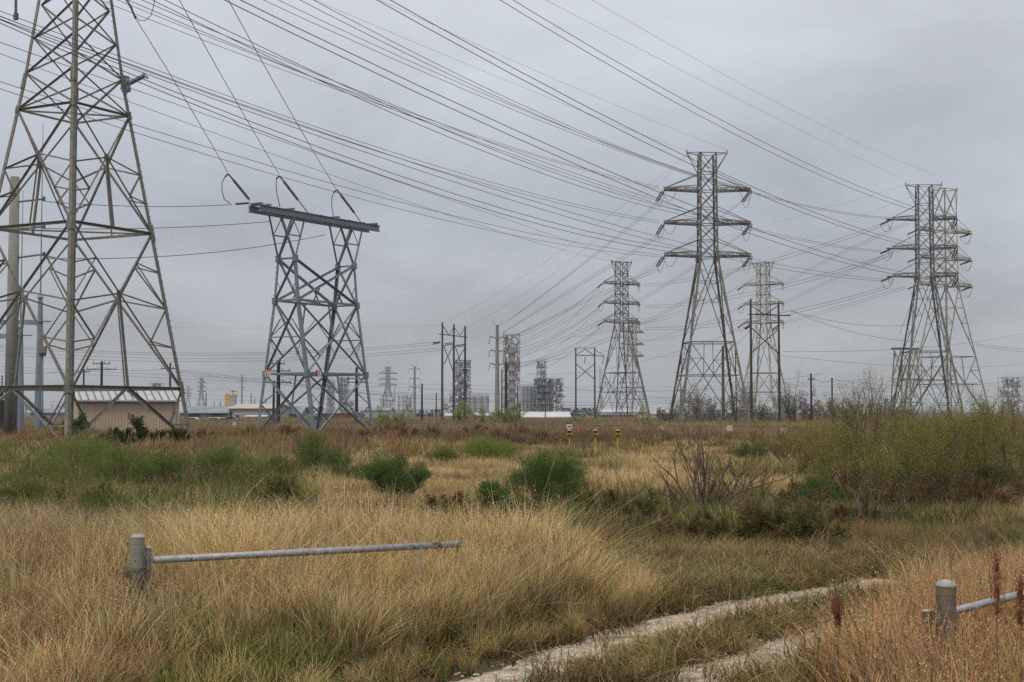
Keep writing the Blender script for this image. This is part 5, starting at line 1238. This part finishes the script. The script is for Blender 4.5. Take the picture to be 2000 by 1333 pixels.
# ---- shrubs
def grow(b,p,d,L,r0,depth,rr,tips,up=.15,spread=.5,kids=3,n=4,wob=.10):
    seg=4; pts=[p]; q=p.copy(); dd=d.copy()
    for i in range(seg):
        dd=(dd+Vector((rr.gauss(0,wob),rr.gauss(0,wob),rr.gauss(0,wob)+up*.1))).normalized(); q=q+dd*(L/seg); pts.append(q.copy())
    b.tube(pts,[max(r0*(1-.6*i/seg),.0015) for i in range(seg+1)],n)
    if depth==0:
        for i in(1,2,3,4): tips.append((pts[i],dd.copy()))
        return
    for k in range(kids):
        i=rr.choice((1,2,3,4,4)); nd=(dd+Vector((rr.gauss(0,spread),rr.gauss(0,spread),rr.gauss(0,spread*.6)+up))).normalized()
        grow(b,pts[i],nd,L*rr.uniform(.5,.8),r0*.5,depth-1,rr,tips,up,spread,kids,n,wob)
def shrub(name,px_,d,h,wd,label,cat,group,leafc,nleaf,LS,WS,seed,stems=7,depth=2,leafy=1.0,barkm='bark',low=.15,foliage='feather',dens_low=0,r0=.02):
    rr=random.Random(seed); r_=np.random.RandomState(seed); g=G(px_,d); g.z=groundz(g.x,g.y)-.03
    rt=empty(name,g,rr.uniform(0,6.28),label,cat,group)
    b=MB(); tips=[]
    for s_ in range(stems):
        a=rr.uniform(0,6.28); o=rr.uniform(0,1)**.7; d_=Vector((math.cos(a)*o*wd*.5,math.sin(a)*o*wd*.5,h*.62)).normalized()
        grow(b,Vector((math.cos(a)*.05,math.sin(a)*.05,0)),d_,h*rr.uniform(.45,.62),r0*h,depth,rr,tips,.25,.38,3)
    b.build('stems',M[barkm],rt)
    if nleaf:
        pos=[];dr_=[];
        tp=np.array([t[0][:] for t in tips]); td=np.array([t[1][:] for t in tips])
        if foliage=='feather':
            # lumpy crown volume: plumes rising from an uneven dome
            k=64; per=nleaf//k
            for j_ in range(k):
                a_=r_.rand()*6.283; e_=r_.rand()**.6; q0=np.array([math.cos(a_)*e_*wd*.46,math.sin(a_)*e_*wd*.46,0]); top=h*(1.0-.42*e_**2.4)*r_.uniform(.82,1.03)
                low_=h*r_.uniform(.10,.62); top*=r_.uniform(.90,1.03)
                tt=r_.rand(per,1)**.75; rad=(.10+.17*np.sin(np.clip(tt,0,1)*2.5))*wd*.42
                q_=r_.normal(0,1,(per,3)); q_/=np.linalg.norm(q_,axis=1,keepdims=True)
                pp=q0*(.55+.55*tt)+q_*rad*r_.rand(per,1)**.45; pp[:,2]=(low_+(top-low_)*tt[:,0])+q_[:,2]*rad[:,0]*.35
                pos.append(pp); dr_.append(np.tile([0,0,1.1],(per,1))+q_*.35+q0*np.array([.5,.5,0])/wd)
            pos=np.concatenate(pos); dr_=np.concatenate(dr_); pos[:,2]=np.maximum(pos[:,2],h*low)
            cb=np.array(leafc)[None]*np.ones((len(pos),1))
        else:
            id_=r_.randint(0,len(tp),nleaf); pos=tp[id_]+r_.normal(0,h*.035,(nleaf,3)); dr_=td[id_]+np.array([0,0,-.1])
        V,Fq,Cc=leafset(r_,pos,dr_,LS,WS,leafc,.38,.45)
        me=mesh_np('foliage',V,Fq,Cc,M['leaf']); o=bpy.data.objects.new('foliage',me); COL.objects.link(o); o.parent=rt
    return rt
GB=(.062,.115,.034); GD=(.032,.062,.020); GY=(.12,.16,.045)
SH=[ # px,d,h,w,col,n,label
 (1075,36,1.68,2.15,(0.084,0.143,0.027),37500,'dark green feathery bush right of centre, largest and darkest on the open straw'),
 (765,38,1.62,2.1,(0.081,0.135,0.027),35000,'dark green feathery bush left of the largest dark one, dead spikes before it'),
 (962,35,1.05,.85,(0.111,0.177,0.037),11250,'small green bush tucked at the left foot of the largest dark bush'),
 (612,53,2.05,1.7,(0.136,0.188,0.042),18000,'bright green upright bush just below the portal legs'),
 (658,50,1.6,1.2,(0.125,0.173,0.042),9000,'narrow green bush at the right side of the bush below the portal'),
 (165,49,2.1,3.2,(0.151,0.213,0.044),24000,'wide bright green feathery bush at the foot of the big tower left leg'),
 (238,44,1.75,2.3,(0.143,0.188,0.040),14400,'lower loose green bush in front of the big tower centre leg'),
 (325,45,1.5,1.8,(0.111,0.150,0.033),10400,'grey green bush before the right leg of the big tower'),
 (440,45,1.75,1.9,(0.135,0.195,0.036),15200,'feathery green bush midway between the big tower and the portal'),
 (955,64,1.6,3.0,(0.201,0.235,0.048),22500,'broad low grassy green bush behind the largest dark bush'),
 (862,62,1.3,1.5,(0.193,0.202,0.053),10000,'pale olive bush left of the broad low grassy green one'),
 (1467,64,1.45,1.6,(0.088,0.127,0.030),11250,'dark low bush behind the bare branching shrub'),
 (1600,36,1.1,1.3,(0.104,0.148,0.034),10000,'small green bush under the willow scrub, left end'),
 (1800,42,1.5,2.2,(0.057,0.074,0.019),17500,'dark green bush in the shade of the willow scrub'),
 (1720,40,1.4,1.8,(0.088,0.127,0.034),13750,'mid green bush at the foot of the willow scrub'),
 (50,34,1.15,1.6,(0.118,0.150,0.029),8800,'low green bush near the left edge of the field'),
 (1930,40,1.3,2.0,(0.061,0.078,0.019),10000,'dull green bush at the right end under the willow scrub'),
 (545,46,1.3,1.3,(0.122,0.146,0.031),8000,'thin olive bush among brown weeds left of the upright green bush'),
 (205,31,.95,1.3,(0.104,0.134,0.025),7000,'low olive bush close behind the straw stand at the left'),
 (110,40,1.5,2.4,(0.151,0.188,0.040),8800,'loose green bush at the far left below the big tower leg'),
 (500,41,1.25,1.8,(0.127,0.164,0.036),6400,'wispy green bush left of the upright one below the portal'),
 (700,44,1.15,1.3,(0.120,0.168,0.043),7500,'small green bush close left of the left dark bush'),
 (20,50,1.7,2.6,(0.135,0.169,0.036),8000,'green bush cut by the left edge'),
 (1010,33,.8,.9,(0.120,0.177,0.039),6250,'tiny green bush between the small and the largest dark bush'),

]
for i,(a,d,h,w_,c,n_,lab) in enumerate(SH):
    shrub('green_bush',a,d,h,w_,lab,'bush','feathery green bushes in the field',c,int(n_*1.5),.040*max(1,d/50),.0042*max(1,d/50),100+i,stems=11,depth=2,r0=.013)
shrub('broadleaf_bush',268,88,2.1,2.6,'dark broadleaf shrub before the tan building wall','bush','broadleaf shrubs by the big tower',(.035,.06,.016),5000,.13,.035,201,stems=7,depth=2,foliage='tips')
shrub('broadleaf_bush',140,104,2.2,2.2,'yellow green broadleaf shrub at the left corner of the tan building','bush','broadleaf shrubs by the big tower',(.10,.14,.035),3500,.13,.04,202,stems=6,depth=2,foliage='tips')
shrub('broadleaf_bush',225,96,1.6,2.6,'reddish green bramble low before the tan building','bush','broadleaf shrubs by the big tower',(.10,.085,.035),4000,.12,.03,203,stems=7,depth=2,foliage='tips')
shrub('broadleaf_bush',352,98,1.5,2.4,'olive bramble around the right leg of the big tower','bush','broadleaf shrubs by the big tower',(.09,.10,.03),3500,.12,.03,204,stems=7,depth=2,foliage='tips')
# willow-like scrub on the right
WLW=[(1575,50,2.0,3.0),(1620,58,2.3,3.8),(1655,40,2.0,2.8),(1690,66,4.0,3.8),(1720,48,2.5,3.6),(1765,37,2.0,3.0),(1775,60,2.7,4.2),(1815,50,2.6,3.8),(1850,41,2.2,3.2),(1880,64,2.9,4.4),(1905,50,2.6,4.0),(1945,40,2.2,3.4),(1965,56,2.9,4.4),(2010,46,2.7,4.0),(2060,54,3.0,4.4),(1535,64,1.9,2.6),(1740,76,2.9,4.6),(1840,78,3.0,4.8),(1935,78,3.2,4.8)]
pos_words=['left end of the willow scrub, nearest the bare shrub','willow scrub just right of the left end','low front row of the willow scrub, left part','tallest pale twigged plant of the willow scrub','middle of the front row of the willow scrub','lowest plant of the front row left of the dark tower','behind the lowest plant and under the dark tower','under the right leg of the dark tower','short plant before the tan tower','tall plant behind the short one under the tan tower','under the right leg of the tan tower','front row of the willow scrub near the right edge','second row of the willow scrub near the right edge','against the right edge of the picture','just past the right edge of the picture','loose outlier left of the willow scrub','back row of the willow scrub, left part','back row of the willow scrub behind the tan tower','back row of the willow scrub, right part']
for i,((a,d,h,w_),pw) in enumerate(zip(WLW,pos_words)):
    shrub('willow_shrub',a,d,h,w_,'yellow green willow shrub: '+pw,'shrub','yellow green willow scrub on the right',(.185,.175,.035) if i%3 else (.23,.19,.055),8200,.06*max(1,d/55),.0072*max(1,d/55),300+i,stems=13,depth=2,foliage='tips',barkm='bark',r0=.012)
for i,(a,d,h,w_) in enumerate(((1600,38,.9,2.6),(1680,36,1.0,2.6),(1760,34,1.1,2.8),(1850,36,1.2,2.8),(1930,35,1.1,2.8),(2000,37,1.2,3.0),(1560,33,.8,2.2),(1640,30,.7,2.4))):
    shrub('bramble',a,d,h,w_,'dark red brown bramble under the willow scrub, '+['below its left end','below the dark forked shrub','left of the dark tower','under the dark tower','under the tan tower','at the right edge','in the hollow left of the scrub','nearest the hollow beyond the track'][i],'bush','brambles under the willow scrub',(.12,.075,.035),7000,.07,.007,900+i,stems=12,depth=2,foliage='tips',r0=.008)
for i,(a,d,h,w_) in enumerate(((1260,31,.75,2.4),(1340,28,.65,2.6),(1430,28,.7,2.6),(1510,28,.95,2.6),(1590,27,.85,2.4),(1480,31,.6,2.0),(1180,33,.7,2.2),(870,34,.7,2.2),(560,36,.9,2.4),(150,33,.9,2.6))):
    shrub('weed_thicket',a,d,h,w_,'dark olive brown weed tangle '+['straight above the hollow, left part','left of the hollow centre','above the green hollow centre','right of the hollow centre','at the right end of the hollow','below the smaller bare shrub','just right of the largest dark bush foot','between the two dark bushes','below the upright bush under the portal','at the left below the big tower leg'][i],'bush','weed tangles across the dip',(.16,.12,.045) if i%2 else (.125,.115,.035),8000,.085,.0075,950+i,stems=14,depth=2,foliage='tips',r0=.007)
# bare branching shrubs
shrub('bare_shrub',1372,34,2.0,3.4,'bare dark branching shrub spreading over the straw below the central tower','shrub',None,(.16,.17,.05),200,.06,.008,401,stems=16,depth=2,foliage='tips',r0=.020)
shrub('bare_shrub',1450,37,1.6,2.2,'smaller bare shrub leaning right of the spreading one','shrub',None,(.16,.17,.05),220,.06,.008,402,stems=8,depth=2,foliage='tips',r0=.018)
shrub('bare_shrub',1685,30,1.7,2.6,'bare dark forked shrub in front of the willow scrub','shrub',None,(.18,.19,.06),420,.05,.007,403,stems=7,depth=2,foliage='tips',r0=.020)
# background trees
def btree(px_,d,h,w_,c,nl,label,seed,name='small_tree',bark='bark2',group=None):
    shrub(name,px_,d,h,w_,label,'tree',group,c,nl,.0011*d,.00022*d,seed,stems=6,depth=2,foliage='tips',barkm=bark,r0=.012)
for i,(a,d,h,w_,nl,lab) in enumerate(((762,215,3.6,6,2500,'yellow green small tree beyond the fence right of the portal'),(905,230,3.8,6,1700,'yellow green small tree beyond the fence under the three leg frame'),(945,228,3.4,5,1300,'thin pale tree left of the tall concrete pole base'),(995,224,4.4,7,2800,'yellow green small tree at the base of the black pole'),(1140,240,2.8,6,900,'sparse bush beyond the fence by the two leg frame'),(1262,180,3.2,5,900,'sparse tree left of the central tower leg'))):
    btree(a,d,h,w_,(.27,.27,.09),nl,lab,500+i)
rb=random.Random(9)
for i in range(34):
    a=1290+i*14.5+rb.uniform(-5,5); d=rb.uniform(250,330); h=rb.uniform(3.6,6.2)*(1.25 if rb.random()<.2 else 1)*(.75 if a<1330 else 1)
    o=btree(a,d,h,rb.uniform(4,7),(.17,.135,.115) if rb.random()<.75 else (.20,.20,.09),rb.randint(500,1000),'bare brown thicket tree in the low treeline behind the central and right towers',600+i,'thicket_tree','bark2','thicket trees behind the towers')
# yellowish brush before the fence, right half
for i in range(16):
    a=1130+i*30+rb.uniform(-10,10); d=rb.uniform(92,112)
    if abs(a-1112)<12 or abs(a-1163)<10 or abs(a-1207)<10: continue
    shrub('dry_brush',a,d,rb.uniform(1.0,1.7),rb.uniform(1.5,3),'thin dry brush before the fence, '+['left of','just right of','right of','far right of'][i%4]+' the '+['first yellow marker','second yellow marker','third yellow marker','central tower'][i//4],'bush','dry brush before the fence',(.17,.135,.06),1100,.10,.013,700+i,stems=8,depth=1,foliage='tips')
bw=['at the portal left leg foot','between the portal legs','under the portal right leg','just right of the portal','well right of the portal','below the far small lattice tower','left of the three leg pole frame','below the three leg pole frame','right of the three leg pole frame','below the tall concrete pole','below the process tower','below the white fabric hall','left of the first yellow marker','at the big tower right leg','over the sand patch']
for i,(a,d,h,w_) in enumerate(((500,128,1.4,3),(560,120,1.6,3.4),(700,118,1.7,3.6),(748,124,1.7,4),(800,112,1.5,3.4),(770,134,1.9,4),(845,120,1.7,3.8),(890,116,1.5,3.4),(930,122,1.8,3.8),(970,110,1.4,3),(1010,118,1.5,3.2),(1050,112,1.2,2.6),(1085,106,1.0,2.4),(405,112,1.3,3),(470,126,1.1,3))):
    shrub('dry_weed_clump',a,d,h,w_,'dark reddish brown weed clump '+bw[i],'bush','reddish brown weed clumps along the fence',(.17,.10,.045) if i%3 else (.20,.135,.055),3600,.15,.02,1000+i,stems=12,depth=1,foliage='tips',r0=.006)
# dead spikes and weed stalks
def stalk(px_,py_top,d,label,seed,head=True,thick=.004,lean=0,name='weed_stalk',headc=(.22,.10,.05),hl=.3):
    rr=random.Random(seed); g=G(px_,d); g.z=groundz(g.x,g.y)-.02; t=P(px_+lean,py_top,d)-g
    rt=empty(name,g,0,label,'weed'); pts=[]
    for k in range(9):
        q=t*(k/8); pts.append(q+Vector((rr.gauss(0,.008),rr.gauss(0,.008),0)))
    MB().tube(pts,[thick*(1-.6*k/8) for k in range(9)],5).build('stem',M['bark'],rt)
    if head:
        r_=np.random.RandomState(seed); n=900; tt=r_.rand(n)**.8*hl; bn=(np.sin(tt*40)+1.3)*.011
        pos=np.array(t)[None]*(1-tt[:,None]/t.z)+r_.normal(0,1,(n,3))*bn[:,None]*np.array([1,1,1.5])
        V,Fq,Cc=leafset(r_,pos,np.tile([0,0,1.],(n,1)),.03,.0028,headc,.4,.35); me=mesh_np('seed_head',V,Fq,Cc,M['leaf']); o=bpy.data.objects.new('seed_head',me); COL.objects.link(o); o.parent=rt
    return rt
stalk(1958,1078,9.6,'thick russet bluestem seed head beside the right edge','1958' and 801,True,.005,-12,headc=(.30,.135,.065),hl=.42)
stalk(1990,1130,9.4,'russet seed head cut by the right edge',802,True,.004,3,headc=(.26,.12,.06),hl=.3)
stalk(1950,940,13,'tall thin black weed stalk right of the gate post',803,False,.005,-30)
stalk(1865,1050,11,'dark thin stalk rising behind the right gate post cap',804,False,.004,-6)
stalk(1645,1180,10.5,'small russet seed head left of the right gate post',805,True,.004,-10,headc=(.24,.11,.06),hl=.16)
stalk(1625,1170,10.8,'second small russet seed head left of the right gate post',806,True,.004,8,headc=(.24,.11,.06),hl=.14)
stalk(1530,1235,10.2,'thin dark stalk at the edge of the lower wheel rut',807,False,.004,-20)
stalk(1240,1130,16,'thin dark stalk at the grass edge left of the track',808,False,.004,-4)
stalk(752,925,40,'pinkish dead flower spike before the left dark bush',809,True,.008,0,headc=(.33,.20,.15),hl=.9)
stalk(725,935,41,'shorter pinkish dead flower spike before the left dark bush',810,True,.008,0,headc=(.33,.20,.15),hl=.7)
stalk(1700,960,26,'leaning dark stalk in front of the willow scrub',811,False,.006,-60)
stalk(1590,1040,22,'thin leaning stalk below the willow scrub',812,False,.005,30)

rq=random.Random(77)
for i in range(46):
    px_=rq.uniform(1570,2030); d=rq.uniform(8.8,12.6)
    b_=MB(); g=G(px_,d); g.z=groundz(g.x,g.y)-.02; h=rq.uniform(.7,1.15); l=rq.uniform(-.22,.22); pts=[(l*(k/6)**1.5+rq.gauss(0,.004),rq.gauss(0,.004)+.1*l*k/6,h*k/6) for k in range(7)]
    b_.tube(pts,[.0045*(1-.09*k) for k in range(7)],4)
    for k in range(3):
        z=h*rq.uniform(.3,.85); a=rq.uniform(0,6.28); q=rq.uniform(.08,.2); b_.tube([(l*(z/h)**1.5,0,z),(l*(z/h)**1.5+math.cos(a)*q*.5,math.sin(a)*q*.5,z+q*.6),(l*(z/h)**1.5+math.cos(a)*q,math.sin(a)*q,z+q*.9)],[.003,.002,.001],3)
    o=b_.build('dead_stem',M['rust'] if i%3 else M['bark']); o.location=g; tag(o,'thin dark dead stem standing in the reddish grass of the right foreground','weed','dead stems in the right foreground')
